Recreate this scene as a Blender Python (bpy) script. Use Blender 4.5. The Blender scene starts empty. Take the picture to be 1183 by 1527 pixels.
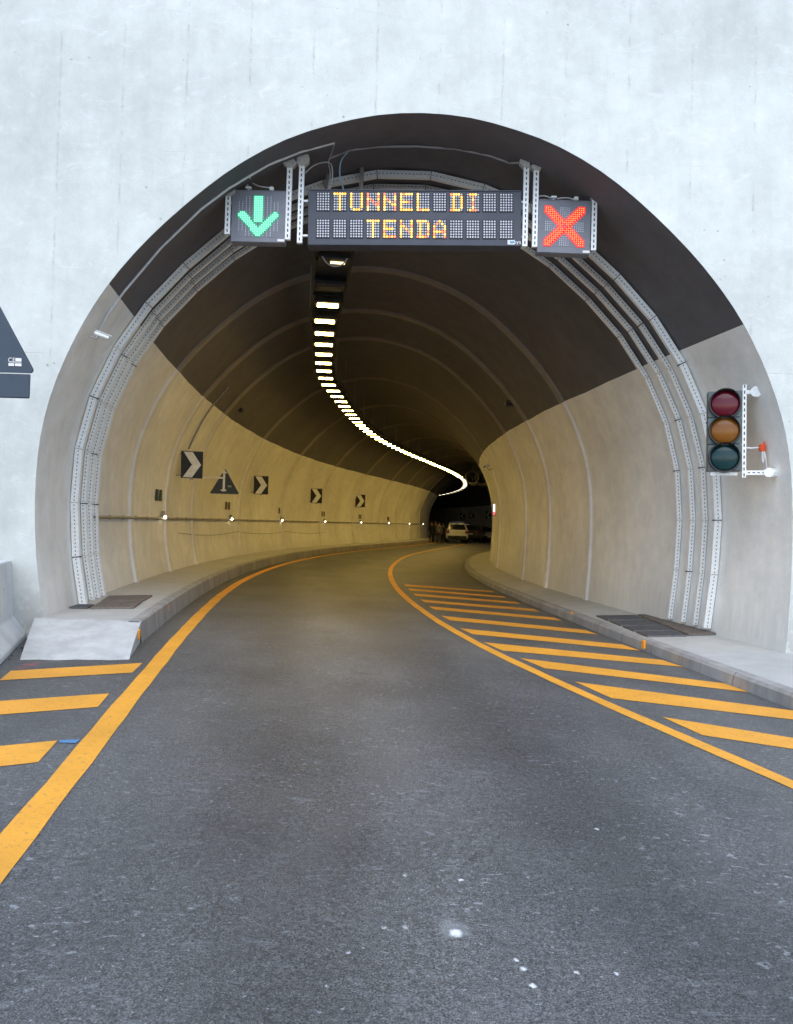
import bpy, bmesh, math, random
import numpy as np
from mathutils import Vector, Matrix
random.seed(7)
R = math.radians
C = bpy.context.scene.collection
SC = bpy.context.scene

# ------------------------------------------------------------------ camera
FPX, PITCH, ROLL, CAMH = 1133.5, 0.02142, 0.02794, 1.7
cam = bpy.data.cameras.new('camera')
cam.sensor_fit = 'VERTICAL'; cam.sensor_height = 36.0; cam.lens = 36.0 * FPX / 1527.0
cam.clip_start = 0.05; cam.clip_end = 6000
co = bpy.data.objects.new('camera', cam); C.objects.link(co); SC.camera = co
_r = Vector((1, 0, 0)); _u = Vector((0, -math.sin(PITCH), math.cos(PITCH))); _f = Vector((0, math.cos(PITCH), math.sin(PITCH)))
_cr = _r * math.cos(ROLL) + _u * math.sin(ROLL); _cu = _u * math.cos(ROLL) - _r * math.sin(ROLL)
M = Matrix((( _cr.x, _cu.x, -_f.x, 0), (_cr.y, _cu.y, -_f.y, 0), (_cr.z, _cu.z, -_f.z, CAMH), (0, 0, 0, 1)))
co.matrix_world = M

# ------------------------------------------------------------------ sky, sun, exposure
w = bpy.data.worlds.new('World'); SC.world = w; w.use_nodes = True
nt = w.node_tree; bg = nt.nodes['Background']
sky = nt.nodes.new('ShaderNodeTexSky'); sky.sky_type = 'NISHITA'; sky.sun_disc = False
sky.sun_elevation = R(52); sky.sun_rotation = R(170); sky.air_density = 1.0; sky.dust_density = 1.2; sky.ozone_density = 1.0
nt.links.new(sky.outputs[0], bg.inputs[0]); bg.inputs[1].default_value = 0.15
sun = bpy.data.lights.new('sun', 'SUN'); sun.energy = 0.7; sun.angle = R(60); sun.color = (1, 0.97, 0.93)
so = bpy.data.objects.new('sun', sun); C.objects.link(so); so.rotation_euler = (R(38), 0, R(-10))
SC.view_settings.view_transform = 'Standard'; SC.view_settings.look = 'None'
SC.view_settings.exposure = 1.07; SC.view_settings.gamma = 1.0; SC.view_settings.use_curve_mapping = False
SC.render.engine = 'CYCLES'
cy = SC.cycles
cy.use_denoising = True; cy.max_bounces = 7; cy.diffuse_bounces = 4; cy.glossy_bounces = 3
cy.transmission_bounces = 4; cy.caustics_reflective = False; cy.caustics_refractive = False
cy.sample_clamp_indirect = 6.0
try: cy.use_light_tree = True
except Exception: pass

# ------------------------------------------------------------------ helpers: materials
def nodes(name):
    m = bpy.data.materials.new(name); m.use_nodes = True
    t = m.node_tree; return m, t, t.nodes['Principled BSDF']
def N(t, kind, **kw):
    n = t.nodes.new(kind)
    for k, v in kw.items():
        if k in n.inputs: n.inputs[k].default_value = v
        else: setattr(n, k, v)
    return n
def pos(t, scale=(1, 1, 1)):
    g = N(t, 'ShaderNodeNewGeometry'); mp = N(t, 'ShaderNodeMapping'); mp.inputs['Scale'].default_value = scale
    t.links.new(g.outputs['Position'], mp.inputs['Vector']); return mp.outputs[0]
def noise(t, vec, scale, detail=4, rough=.55, dist=0):
    n = N(t, 'ShaderNodeTexNoise', Scale=scale, Detail=detail, Roughness=rough, Distortion=dist); t.links.new(vec, n.inputs['Vector']); return n.outputs['Fac']
def ramp(t, fac, stops):
    r = N(t, 'ShaderNodeValToRGB'); e = r.color_ramp.elements
    while len(e) < len(stops): e.new(.5)
    for i, (p, c) in enumerate(stops):
        e[i].position = p; e[i].color = (c if isinstance(c, tuple) else (c, c, c)) + (1,)
    t.links.new(fac, r.inputs[0]); return r.outputs[0]
def mix(t, a, b, fac, mode='MIX'):
    m = N(t, 'ShaderNodeMix', data_type='RGBA', blend_type=mode)
    for s, v in ((m.inputs[6], a), (m.inputs[7], b), (m.inputs[0], fac)):
        if hasattr(v, 'is_output'): t.links.new(v, s)
        elif isinstance(v, tuple): s.default_value = v + (1,) if len(v) == 3 else v
        else: s.default_value = v
    return m.outputs[2]
def math_(t, op, a, b=0.0):
    m = N(t, 'ShaderNodeMath', operation=op)
    for i, v in enumerate((a, b)):
        if hasattr(v, 'is_output'): t.links.new(v, m.inputs[i])
        else: m.inputs[i].default_value = v
    return m.outputs[0]
def bump(t, b, h, strength=.3, dist=.01):
    n = N(t, 'ShaderNodeBump', Strength=strength, Distance=dist); t.links.new(h, n.inputs['Height']); t.links.new(n.outputs[0], b.inputs['Normal'])
def simple(name, col, rough=.6, metal=0.0, var=.12, scale=9.0, spec=.4):
    m, t, b = nodes(name); p = pos(t)
    f = noise(t, p, scale, 5); lo = tuple(c * (1 - var) for c in col); hi = tuple(min(1, c * (1 + var)) for c in col)
    t.links.new(ramp(t, f, [(.3, lo), (.7, hi)]), b.inputs['Base Color'])
    b.inputs['Roughness'].default_value = rough; b.inputs['Metallic'].default_value = metal
    b.inputs['Specular IOR Level'].default_value = spec
    return m
def emit(name, col, strength, base=(.05, .05, .05), sample=True):
    m, t, b = nodes(name)
    b.inputs['Base Color'].default_value = base + (1,)
    b.inputs['Emission Color'].default_value = col + (1,); b.inputs['Emission Strength'].default_value = strength
    if not sample: m.cycles.emission_sampling = 'NONE'
    return m

def asphalt_mat():
    m, t, b = nodes('asphalt'); p = pos(t)
    grain = noise(t, p, 120, 3, .75); mid = noise(t, p, 38, 4, .7); big = noise(t, p, .55, 5, .6); lng = noise(t, pos(t, (1, .22, 1)), 1.3, 4, .6)
    c = ramp(t, grain, [(.28, (.022, .023, .024)), (.5, (.094, .098, .098)), (.74, (.255, .265, .268))])
    c = mix(t, c, ramp(t, mid, [(.3, (.48, .48, .49)), (.7, (1.52, 1.52, 1.54))]), .75, 'MULTIPLY')
    c = mix(t, c, ramp(t, big, [(.3, (.66, .68, .69)), (.72, (1.30, 1.30, 1.27))]), .8, 'MULTIPLY')
    c = mix(t, c, ramp(t, lng, [(.35, (.84, .84, .86)), (.68, (1.14, 1.15, 1.14))]), .8, 'MULTIPLY')
    # pale paint flecks and scuffs
    fl = ramp(t, noise(t, pos(t, (1, 1.5, 1)), 15, 3, .6), [(.635, 0.0), (.67, 1.0)]); pat = ramp(t, noise(t, p, .8, 2), [(.42, 0.0), (.62, 1.0)])
    c = mix(t, c, (.36, .40, .42), math_(t, 'MULTIPLY', math_(t, 'MULTIPLY', fl, pat), .6))
    sc = ramp(t, noise(t, pos(t, (1, 3.4, 1)), 5.0, 5, .75, .6), [(.575, 0.0), (.68, 1.0)])
    c = mix(t, c, (.30, .33, .35), math_(t, 'MULTIPLY', sc, .30))
    tiny = ramp(t, noise(t, p, 42, 2, .5), [(.70, 0.0), (.73, 1.0)])
    c = mix(t, c, (.62, .66, .70), math_(t, 'MULTIPLY', tiny, .34))
    dk = ramp(t, noise(t, pos(t, (1, 1.6, 1)), 2.3, 5, .7, .8), [(.60, 0.0), (.72, 1.0)])
    c = mix(t, c, (.035, .036, .038), math_(t, 'MULTIPLY', dk, .5))
    cv = N(t, 'ShaderNodeTexVoronoi', feature='DISTANCE_TO_EDGE', Scale=.42); wv = N(t, 'ShaderNodeVectorMath', operation='ADD'); nz = N(t, 'ShaderNodeTexNoise', Scale=2.2, Detail=5.0); t.links.new(p, nz.inputs['Vector'])
    t.links.new(p, wv.inputs[0]); t.links.new(nz.outputs['Color'], wv.inputs[1]); t.links.new(wv.outputs[0], cv.inputs['Vector'])
    ck = math_(t, 'MULTIPLY', ramp(t, cv.outputs['Distance'], [(.0, 1.0), (.004, 0.0)]), ramp(t, noise(t, p, .35, 2), [(.52, 0.0), (.6, 1.0)]))
    c = mix(t, c, (.02, .02, .02), math_(t, 'MULTIPLY', ck, .5))
    sxyz = N(t, 'ShaderNodeSeparateXYZ'); t.links.new(p, sxyz.inputs[0])
    lat = math_(t, 'ADD', math_(t, 'SUBTRACT', math_(t, 'MULTIPLY', math_(t, 'SUBTRACT', sxyz.outputs[0], CX), math.cos(TH0)), math_(t, 'MULTIPLY', sxyz.outputs[1], math.sin(TH0))), math_(t, 'MULTIPLY', math_(t, 'SUBTRACT', noise(t, p, .5, 3), .5), .7))
    for u0, k0 in ((-1.55, -.17), (.25, -.17), (-.65, .14), (2.6, .10), (-3.6, -.12)):
        w0 = ramp(t, math_(t, 'DIVIDE', math_(t, 'ABSOLUTE', math_(t, 'SUBTRACT', lat, u0)), .6), [(.1, 1.0), (1.0, 0.0)])
        c = mix(t, c, (1 + k0 * 1.0,) * 3, w0, 'MULTIPLY')
    # spilled white paint and its drips
    g = N(t, 'ShaderNodeNewGeometry')
    for (x, y, r, soft, amt) in SPILLS:
        d = N(t, 'ShaderNodeVectorMath', operation='DISTANCE'); t.links.new(g.outputs['Position'], d.inputs[0]); d.inputs[1].default_value = (x, y, 0.03)
        dd = math_(t, 'ADD', d.outputs['Value'], math_(t, 'MULTIPLY', math_(t, 'SUBTRACT', noise(t, p, .9 / r, 4, .75), .5), r * soft * 1.6))
        k = ramp(t, math_(t, 'DIVIDE', dd, r), [(.45, 1.0), (1.0, 0.0)])
        c = mix(t, c, (.80, .84, .86), math_(t, 'MULTIPLY', k, amt))
    for (x, y, r, amt) in RSPRAY:
        d = N(t, 'ShaderNodeVectorMath', operation='DISTANCE'); t.links.new(g.outputs['Position'], d.inputs[0]); d.inputs[1].default_value = (x, y, 0.13)
        dd = math_(t, 'ADD', d.outputs['Value'], math_(t, 'MULTIPLY', math_(t, 'SUBTRACT', noise(t, p, 9, 5, .8), .5), r * 1.6))
        c = mix(t, c, (.40, .09, .10), math_(t, 'MULTIPLY', ramp(t, math_(t, 'DIVIDE', dd, r), [(.3, 1.0), (1.0, 0.0)]), amt))
    t.links.new(c, b.inputs['Base Color'])
    b.inputs['Roughness'].default_value = .52; b.inputs['Specular IOR Level'].default_value = .4
    bump(t, b, math_(t, 'ADD', grain, mid), .55, .006)
    return m

def concrete_mat(name, col, streak=.10, pits=True, rough=.8, joints=False, scratch=0.0, tint=None):
    m, t, b = nodes(name); p = pos(t)
    big = noise(t, p, .45, 5, .6); mid = noise(t, p, 3.2, 5, .65); fine = noise(t, p, 45, 4, .7); st = noise(t, pos(t, (1, 1, .12)), 3.0, 5, .65)
    lo = tuple(c * .88 for c in col); hi = tuple(min(.95, c * 1.10) for c in col)
    c = ramp(t, big, [(.32, lo), (.68, hi)])
    c = mix(t, c, ramp(t, mid, [(.3, (.9, .9, .9)), (.7, (1.07, 1.07, 1.07))]), .9, 'MULTIPLY')
    c = mix(t, c, ramp(t, st, [(.3, (1 - streak * 2.2,) * 3), (.62, (1 + streak * .6,) * 3)]), .8, 'MULTIPLY')
    c = mix(t, c, ramp(t, fine, [(.3, (.93, .93, .93)), (.7, (1.05, 1.05, 1.05))]), .8, 'MULTIPLY')
    h = math_(t, 'ADD', mid, math_(t, 'MULTIPLY', fine, .4))
    if scratch:
        sx0 = N(t, 'ShaderNodeSeparateXYZ'); t.links.new(p, sx0.inputs[0]); zr = math_(t, 'SUBTRACT', sx0.outputs[2], math_(t, 'MULTIPLY', sx0.outputs[1], .007))
        gm = math_(t, 'MULTIPLY', ramp(t, math_(t, 'ADD', zr, math_(t, 'MULTIPLY', math_(t, 'SUBTRACT', noise(t, pos(t, (4, 4, .6)), 3, 4, .7), .5), .9)), [(.25, 1.0), (.75, 0.0)]), ramp(t, mid, [(.3, .3), (.65, 1.0)]))
        c = mix(t, c, tuple(v * .62 for v in col), math_(t, 'MULTIPLY', gm, .55))
        s2 = ramp(t, noise(t, pos(t, (3, 3, .5)), 9, 5, .7), [(.60, 0.0), (.70, 1.0)])
        c = mix(t, c, tuple(min(.95, v * 1.35) for v in col), math_(t, 'MULTIPLY', s2, scratch))
    if pits:
        v = N(t, 'ShaderNodeTexVoronoi', Scale=5.5, Randomness=1.0); t.links.new(p, v.inputs['Vector'])
        pm = math_(t, 'MULTIPLY', ramp(t, v.outputs['Distance'], [(.065, 1.0), (.115, 0.0)]), ramp(t, noise(t, p, 1.1, 3), [(.55, 0.0), (.66, 1.0)]))
        c = mix(t, c, tuple(x * .45 for x in col), math_(t, 'MULTIPLY', pm, .85))
        h = math_(t, 'SUBTRACT', h, math_(t, 'MULTIPLY', pm, 1.5))
    if joints:
        sx = N(t, 'ShaderNodeSeparateXYZ'); g = N(t, 'ShaderNodeNewGeometry'); t.links.new(g.outputs['Position'], sx.inputs[0])
        fx = math_(t, 'FRACT', math_(t, 'DIVIDE', math_(t, 'ADD', sx.outputs[0], math_(t, 'MULTIPLY', noise(t, p, 14, 3), .02)), .83))
        ln = ramp(t, math_(t, 'ABSOLUTE', math_(t, 'SUBTRACT', fx, .5)), [(.0, 1.0), (.028, 0.0)])
        brk = ramp(t, noise(t, pos(t, (1.2, 1, 2.0)), 1.5, 4, .7), [(.46, 0.0), (.6, 1.0)])
        dots = ramp(t, noise(t, pos(t, (6, 1, 1)), 9, 3, .7), [(.4, .2), (.6, 1.0)])
        jl = math_(t, 'MULTIPLY', math_(t, 'MULTIPLY', ln, brk), dots)
        fz = math_(t, 'FRACT', math_(t, 'DIVIDE', math_(t, 'ADD', sx.outputs[2], .2), 2.7))
        lz = math_(t, 'MULTIPLY', ramp(t, math_(t, 'ABSOLUTE', math_(t, 'SUBTRACT', fz, .5)), [(.0, 1.0), (.004, 0.0)]), ramp(t, noise(t, p, .9, 3), [(.5, 0.0), (.62, 1.0)]))
        jl = math_(t, 'MAXIMUM', jl, math_(t, 'MULTIPLY', lz, .5))
        c = mix(t, c, tuple(x * .55 for x in col), math_(t, 'MULTIPLY', jl, .62))
        wp = ramp(t, noise(t, pos(t, (1, 1, 2.2)), 2.6, 6, .75, 1.2), [(.56, 0.0), (.70, 1.0)])
        c = mix(t, c, (.88, .90, .90), math_(t, 'MULTIPLY', wp, .28))
        gs = ramp(t, noise(t, pos(t, (.5, 1, 1.6)), 1.7, 6, .7, 1.6), [(.60, 0.0), (.72, 1.0)])
        c = mix(t, c, tuple(x * .80 for x in col), math_(t, 'MULTIPLY', gs, .38))
        # grime along the foot of the wall (splash marks)
        lowm = math_(t, 'MULTIPLY', ramp(t, math_(t, 'DIVIDE', sx.outputs[2], 1.6), [(.12, 1.0), (.85, 0.0)]), ramp(t, mid, [(.40, 0.0), (.5, 1.0)]))
        c = mix(t, c, (.36, .35, .33), math_(t, 'MULTIPLY', lowm, .75))
        h = math_(t, 'SUBTRACT', h, jl)
    t.links.new(c, b.inputs['Base Color']); b.inputs['Roughness'].default_value = rough; b.inputs['Specular IOR Level'].default_value = .3
    bump(t, b, h, .35, .012)
    return m

def paint_mat(name, col, worn=.35, thr=.545):
    m, t, b = nodes(name); p = pos(t)
    c = ramp(t, noise(t, p, 1.6, 5), [(.3, tuple(v * .88 for v in col)), (.7, tuple(v * 1.08 for v in col))])
    gr = noise(t, p, 130, 3, .75)
    c = mix(t, c, ramp(t, gr, [(.3, (.82, .82, .82)), (.7, (1.1, 1.1, 1.1))]), .8, 'MULTIPLY')
    wr = ramp(t, noise(t, p, 26, 6, .85), [(thr, 0.0), (thr + .12, 1.0)])
    td = ramp(t, noise(t, p, 2.4, 5, .7), [(.5, 0.0), (.75, 1.0)])
    c = mix(t, c, tuple(v * .72 for v in col), math_(t, 'MULTIPLY', td, .5))
    c = mix(t, c, (.12, .11, .10), math_(t, 'MULTIPLY', wr, worn))
    t.links.new(c, b.inputs['Base Color']); b.inputs['Roughness'].default_value = .6
    bump(t, b, gr, .5, .004)
    return m

# ------------------------------------------------------------------ tunnel alignment
S0, K1, L1, LT, K2, TH0, CX, SLOPE, CROSS = 6.03072, 0.0126, 20.09762, 12.40596, -0.00719, -0.15995, 1.6567, 0.00687, -0.01583
_ds = 0.25
_s = np.arange(0, 190, _ds)
_k = np.interp(_s, [0, S0, S0 + LT, S0 + LT + L1, S0 + 2 * LT + L1, S0 + 3 * LT + L1, 400], [0, 0, K1, K1, 0, K2, K2])
_th = TH0 + np.cumsum(_k) * _ds - _k * _ds / 2
_X = CX + np.concatenate([[0], np.cumsum(np.sin(_th) * _ds)[:-1]]); _Y = np.concatenate([[0], np.cumsum(np.cos(_th) * _ds)[:-1]])
def frame(s):
    if s <= 0: return CX + s * math.sin(TH0), s * math.cos(TH0), TH0
    return float(np.interp(s, _s, _X)), float(np.interp(s, _s, _Y)), float(np.interp(s, _s, _th))
def P(s, u, z=0.0, cross=False):
    x, y, th = frame(s)
    return Vector((x + u * math.cos(th), y - u * math.sin(th), SLOPE * s + z + (CROSS * u if cross else 0)))
def road(s, u, h=0.0): return P(s, u, h, True)
def ray(px, py):
    c, s = math.cos(ROLL), math.sin(ROLL); X, Y = px - 591.5, py - 763.5
    a = (X * c + Y * s) / FPX; b = (-X * s + Y * c) / FPX
    return Vector((a, math.cos(PITCH) + b * math.sin(PITCH), math.sin(PITCH) - b * math.cos(PITCH)))
EYE = Vector((0, 0, CAMH))
def su(p):
    d = (_X - p.x) ** 2 + (_Y - p.y) ** 2; i = int(d.argmin()); dx, dy = p.x - _X[i], p.y - _Y[i]
    return float(_s[i] + dx * math.sin(_th[i]) + dy * math.cos(_th[i])), float(dx * math.cos(_th[i]) - dy * math.sin(_th[i]))
def ground(px, py, h=0.0):                       # the point of the road surface (plus h) seen at a pixel of the photograph
    d = ray(px, py); t = (h - CAMH) / d.z
    for _ in range(20):
        q = EYE + d * t; s, u = su(q); t = (SLOPE * s + CROSS * u + h - CAMH) / d.z
    return EYE + d * t
def plane(px, py, Y): return EYE + ray(px, py) * (Y / ray(px, py).y)
U0 = .14
PROF = [(0, 4.60), (.42, 4.68), (1.0, 4.80), (1.9, 4.87), (2.7, 4.84), (3.3, 4.72), (3.86, 4.52), (4.44, 4.24), (4.9, 3.94), (5.4, 3.53), (5.9, 3.02), (6.3, 2.55), (6.6, 2.10), (6.85, 1.6), (7.05, .95), (7.14, .5), (7.17, 0)]
PZ = np.array([a for a, b in PROF]) - .07; PH = np.array([b for a, b in PROF])
# smooth closed half profile, resampled by arc length
def _smooth():
    pts = np.array([(h, z) for h, z in zip(PH, PZ)]); rt = pts.copy(); rt[:4, 0] = [4.79, 4.82, 4.86, 4.88]; full = np.vstack([rt, pts[-2::-1] * [-1, 1]])   # right base -> crown -> left base
    for _ in range(3):
        q = [full[0]]
        for a, b in zip(full[:-1], full[1:]): q += [a * .75 + b * .25, a * .25 + b * .75]
        q.append(full[-1]); full = np.array(q)
    return full
_full = _smooth(); _arc = np.concatenate([[0], np.cumsum(np.linalg.norm(np.diff(_full, axis=0), axis=1))]); ARC = float(_arc[-1])
def prof(a):                                      # arc length from right base -> (du from axis, z)
    return float(np.interp(a, _arc, _full[:, 0])), float(np.interp(a, _arc, _full[:, 1]))
def arc_at_z(z, left):
    n = int(_full[:, 1].argmax())
    return float(np.interp(z, _full[:n - 1:-1, 1], _arc[:n - 1:-1])) if left else float(np.interp(z, _full[:n, 1], _arc[:n]))
def halfw(z, left=True): return abs(prof(arc_at_z(min(max(z, -.06), 7.09), left))[0])
def wall_hit(px, py, off=0.0, t0=9.9):                    # where the line of sight meets the lining, stopped `off` metres before it
    d = ray(px, py); t = t0
    while t < 150:
        q = EYE + d * t; s, u = su(q); z = q.z - SLOPE * s
        if q.y > 9.85 and (z > 7.09 - off or abs(u - U0) > halfw(z, u < U0) - off): return q
        t += .03
    return q
YF = 9.87                                        # facade plane

# ------------------------------------------------------------------ helpers: mesh
class MB:
    def __init__(self): self.v = []; self.f = []; self.m = []
    def add(self, vs, fs, mi=0):
        o = len(self.v); self.v += [tuple(x) for x in vs]; self.f += [tuple(i + o for i in f) for f in fs]; self.m += [mi] * len(fs)
    def hexa(self, p, mi=0):                      # 8 corners: 4 bottom (ccw), 4 top
        self.add(p, [(3, 2, 1, 0), (4, 5, 6, 7), (0, 1, 5, 4), (1, 2, 6, 5), (2, 3, 7, 6), (3, 0, 4, 7)], mi)
    def box(self, c, sx, sy, sz, mi=0, mat=None, bev=0.0):
        x, y, z = sx / 2, sy / 2, sz / 2
        if bev:
            b = bev; ring = lambda a, c2, zz: [(-a + b, -c2, zz), (a - b, -c2, zz), (a, -c2 + b, zz), (a, c2 - b, zz), (a - b, c2, zz), (-a + b, c2, zz), (-a, c2 - b, zz), (-a, -c2 + b, zz)]
            L = [ring(x - b, y - b, -z), ring(x, y, -z + b), ring(x, y, z - b), ring(x - b, y - b, z)]
            vs = [Vector(q) for r_ in L for q in r_]
            fs = [tuple(range(7, -1, -1)), tuple(range(24, 32))]
            for k in range(3):
                for i in range(8): j = (i + 1) % 8; fs.append((k * 8 + i, k * 8 + j, k * 8 + 8 + j, k * 8 + 8 + i))
        else:
            vs = [Vector(q) for q in ((-x, -y, -z), (x, -y, -z), (x, y, -z), (-x, y, -z), (-x, -y, z), (x, -y, z), (x, y, z), (-x, y, z))]
            fs = [(3, 2, 1, 0), (4, 5, 6, 7), (0, 1, 5, 4), (1, 2, 6, 5), (2, 3, 7, 6), (3, 0, 4, 7)]
        c = Vector(c)
        vs = [(mat @ q if mat else q) + c for q in vs]
        self.add(vs, fs, mi)
    def bar(self, a, b, wx, wy, up=(0, 0, 1), mi=0):
        a, b = Vector(a), Vector(b); d = (b - a).normalized(); up = Vector(up)
        if abs(d.dot(up)) > .98: up = Vector((0, 1, 0))
        x = d.cross(up).normalized() * (wx / 2); y = x.cross(d).normalized() * (wy / 2)
        self.hexa([a - x - y, a + x - y, a + x + y, a - x + y, b - x - y, b + x - y, b + x + y, b - x + y], mi)
    def tube(self, pts, r, n=8, mi=0):
        pts = [Vector(q) for q in pts]; vs = []
        prev = None
        for i, q in enumerate(pts):
            d = (pts[min(i + 1, len(pts) - 1)] - pts[max(i - 1, 0)]).normalized()
            ref = prev if prev is not None else (Vector((0, 0, 1)) if abs(d.z) < .9 else Vector((1, 0, 0)))
            x = (ref - d * ref.dot(d)).normalized(); prev = x; y = d.cross(x)
            rr = r[i] if isinstance(r, (list, tuple)) else r
            vs += [q + (x * math.cos(2 * math.pi * k / n) + y * math.sin(2 * math.pi * k / n)) * rr for k in range(n)]
        fs = []
        for i in range(len(pts) - 1):
            for k in range(n): j = (k + 1) % n; fs.append((i * n + k, i * n + j, i * n + n + j, i * n + n + k))
        fs += [tuple(range(n - 1, -1, -1)), tuple(range((len(pts) - 1) * n, len(pts) * n))]
        self.add(vs, fs, mi)
    def grid(self, rows, mi=0, flip=False):       # rows of points
        n = len(rows[0]); vs = [q for r_ in rows for q in r_]; fs = []
        for i in range(len(rows) - 1):
            for k in range(n - 1):
                f = (i * n + k, i * n + k + 1, (i + 1) * n + k + 1, (i + 1) * n + k); fs.append(f[::-1] if flip else f)
        self.add(vs, fs, mi)
    def prism(self, poly, nrm, mi=0):             # extrude a planar polygon by vector nrm
        poly = [Vector(q) for q in poly]; nrm = Vector(nrm); n = len(poly)
        self.add(poly + [q + nrm for q in poly], [tuple(range(n - 1, -1, -1)), tuple(range(n, 2 * n))] + [(i, (i + 1) % n, n + (i + 1) % n, n + i) for i in range(n)], mi)
    def build(self, name, mats, parent=None, smooth=False, origin=None):
        me = bpy.data.meshes.new(name); o = Vector(origin) if origin is not None else Vector((0, 0, 0))
        me.from_pydata([tuple(Vector(q) - o) for q in self.v], [], self.f)
        mats = mats if isinstance(mats, (list, tuple)) else [mats]
        for m in mats: me.materials.append(m)
        if len(mats) > 1: me.polygons.foreach_set('material_index', self.m)
        bm = bmesh.new(); bm.from_mesh(me); bmesh.ops.recalc_face_normals(bm, faces=bm.faces) if not getattr(self, 'keep', False) else None
        bm.to_mesh(me); bm.free()
        if smooth:
            me.polygons.foreach_set('use_smooth', [True] * len(me.polygons))
            try: me.set_sharp_from_angle(angle=R(35))
            except Exception: pass
        ob = bpy.data.objects.new(name, me); C.objects.link(ob); ob.location = o
        if parent:
            ob.parent = parent; ob.location = o - Vector(parent.location) if parent.type == 'EMPTY' and origin is not None else (o - Vector(parent.location) if origin is not None else -Vector(parent.location) if parent.type == 'EMPTY' or parent.location.length > 0 else (0, 0, 0))
        return ob
def tag(o, label=None, cat=None, group=None, kind=None):
    if label: o['label'] = label
    if cat: o['category'] = cat
    if group: o['group'] = group
    if kind: o['kind'] = kind
    return o
def empty(name, loc, label, cat, group=None, rz=0.0):
    o = bpy.data.objects.new(name, None); C.objects.link(o); o.location = loc; o.rotation_euler = (0, 0, rz); o.empty_display_size = .2
    return tag(o, label, cat, group)
def local(mb, name, mats, parent, smooth=False):  # mesh given in the parent's own coordinates
    ob = mb.build(name, mats, None, smooth); ob.parent = parent; return ob
def copy_tree(o, parent=None):
    c = o.copy(); C.objects.link(c); c.parent = parent
    for ch in list(o.children): copy_tree(ch, c)
    return c

# ------------------------------------------------------------------ materials
_sp = [(680, 1391, .036, .8, 1.0), (676, 1386, .085, 1.0, .15), (604, 1305, .018, 1.5, .8), (572, 1383, .018, 1.6, .7), (688, 1312, .018, 1.6, .8), (520, 1420, .018, 1.6, .6), (488, 1472, .018, 1.6, .7),
       (780, 1445, .015, 1.6, .9), (795, 1470, .016, 1.6, .9), (770, 1432, .013, 1.8, .8), (860, 1450, .013, 1.8, .7), (920, 1452, .013, 1.8, .7), (890, 1236, .018, 1.6, .7), (606, 1382, .02, 1.6, .6), (350, 1338, .03, 1.6, .5), (430, 1020, .05, 1.6, .5)]
SPILLS = [(ground(a, b).x, ground(a, b).y, r, sf, am) for a, b, r, sf, am in _sp]
RSPRAY = [(ground(46, 991).x, ground(46, 991).y, .10, .75), (ground(34, 996).x, ground(34, 996).y, .07, .5), (ground(57, 988).x, ground(57, 988).y, .06, .5)]
ASPH = asphalt_mat()
FACADE = concrete_mat('facade_concrete', (.618, .650, .614), streak=.03, joints=True)
LINING = concrete_mat('lining_pale_paint', (.84, .835, .785), streak=.03, pits=False, rough=.62, scratch=.18)
VAULT = concrete_mat('vault_dark_paint', (.118, .115, .123), streak=.06, pits=False, rough=.7, scratch=.15)
RIBW = concrete_mat('rib_pale', (.78, .76, .71), streak=.04, pits=False, rough=.62)
RIBD = concrete_mat('rib_dark', (.25, .225, .20), streak=.05, pits=False, rough=.7)
PAVE = concrete_mat('pavement_concrete', (.46, .47, .455), streak=0, rough=.85)
RAMPM = concrete_mat('ramp_concrete', (.54, .56, .55), streak=.12, rough=.85)
KERB = concrete_mat('kerb_concrete', (.40, .40, .385), streak=.22, scratch=.3, rough=.85)
BARR = concrete_mat('barrier_concrete', (.66, .68, .67), streak=.06, rough=.8)
YELL = paint_mat('yellow_paint', (.86, .40, .038), .6)
BLUEP = paint_mat('blue_spray', (.10, .28, .55), .6)
REDP = paint_mat('red_spray', (.42, .10, .11), .8)
GALV = simple('galvanised_white', (.86, .88, .87), .45, .0, .10, 30)
GALVD = simple('galvanised_dull', (.30, .29, .27), .5, .5, .15, 25)
PLATEG = simple('galvanised_plate', (.50, .49, .46), .55, .1, .12, 25)
DARKM = simple('dark_metal', (.035, .035, .037), .5, .3, .2, 12)
SLOT = simple('slot_black', (.05, .05, .055), .8)
GREYC = simple('cabinet_grey', (.19, .20, .23), .55, 0, .10, 5)
VMSC = simple('cabinet_charcoal', (.060, .068, .090), .55, 0, .12, 4)
SIGNB = simple('sign_back', (.045, .064, .09), .5, 0, .08, 5)
BLACK = simple('sign_black', (.012, .012, .014), .5)
WHITE = simple('sign_white', (.78, .78, .76), .5)
CABLE = simple('cable_grey', (.34, .34, .35), .5)
CABW = simple('cable_white', (.68, .68, .68), .5)
CABB = simple('cable_blue', (.20, .32, .42), .5)
CABK = simple('cable_black', (.015, .015, .015), .6)
ORNG = simple('orange_plastic', (.75, .085, .02), .4)
REFL = simple('reflector_orange', (.85, .33, .03), .3)
RUST = simple('rusty_plate', (.16, .135, .115), .7, .1, .25, 16)
STEEL = simple('plate_steel', (.10, .10, .105), .55, .3, .25, 16)
GREENH = simple('signal_housing', (.10, .125, .125), .5, .1, .2, 20)
GREEN = simple('marker_green', (.035, .065, .035), .5)
BROWN = simple('marker_brown', (.075, .05, .022), .5)
LAMP = emit('lamp_warm', (1.0, .66, .17), 30.0, (.8, .8, .75))
LAMPD = emit('lamp_dim', (1.0, .80, .40), 1.1, (.8, .8, .75))
LAMPF = emit('lamp_far', (1.0, .86, .62), 3.0, (.8, .8, .75))
FOOT = emit('foot_lamp', (1.0, .80, .50), 7.0, (.8, .8, .8))
LEDU = simple('led_unlit', (.62, .64, .71), .4)
LEDA = emit('led_amber', (1.0, .37, .035), 1.45, sample=False)
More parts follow.
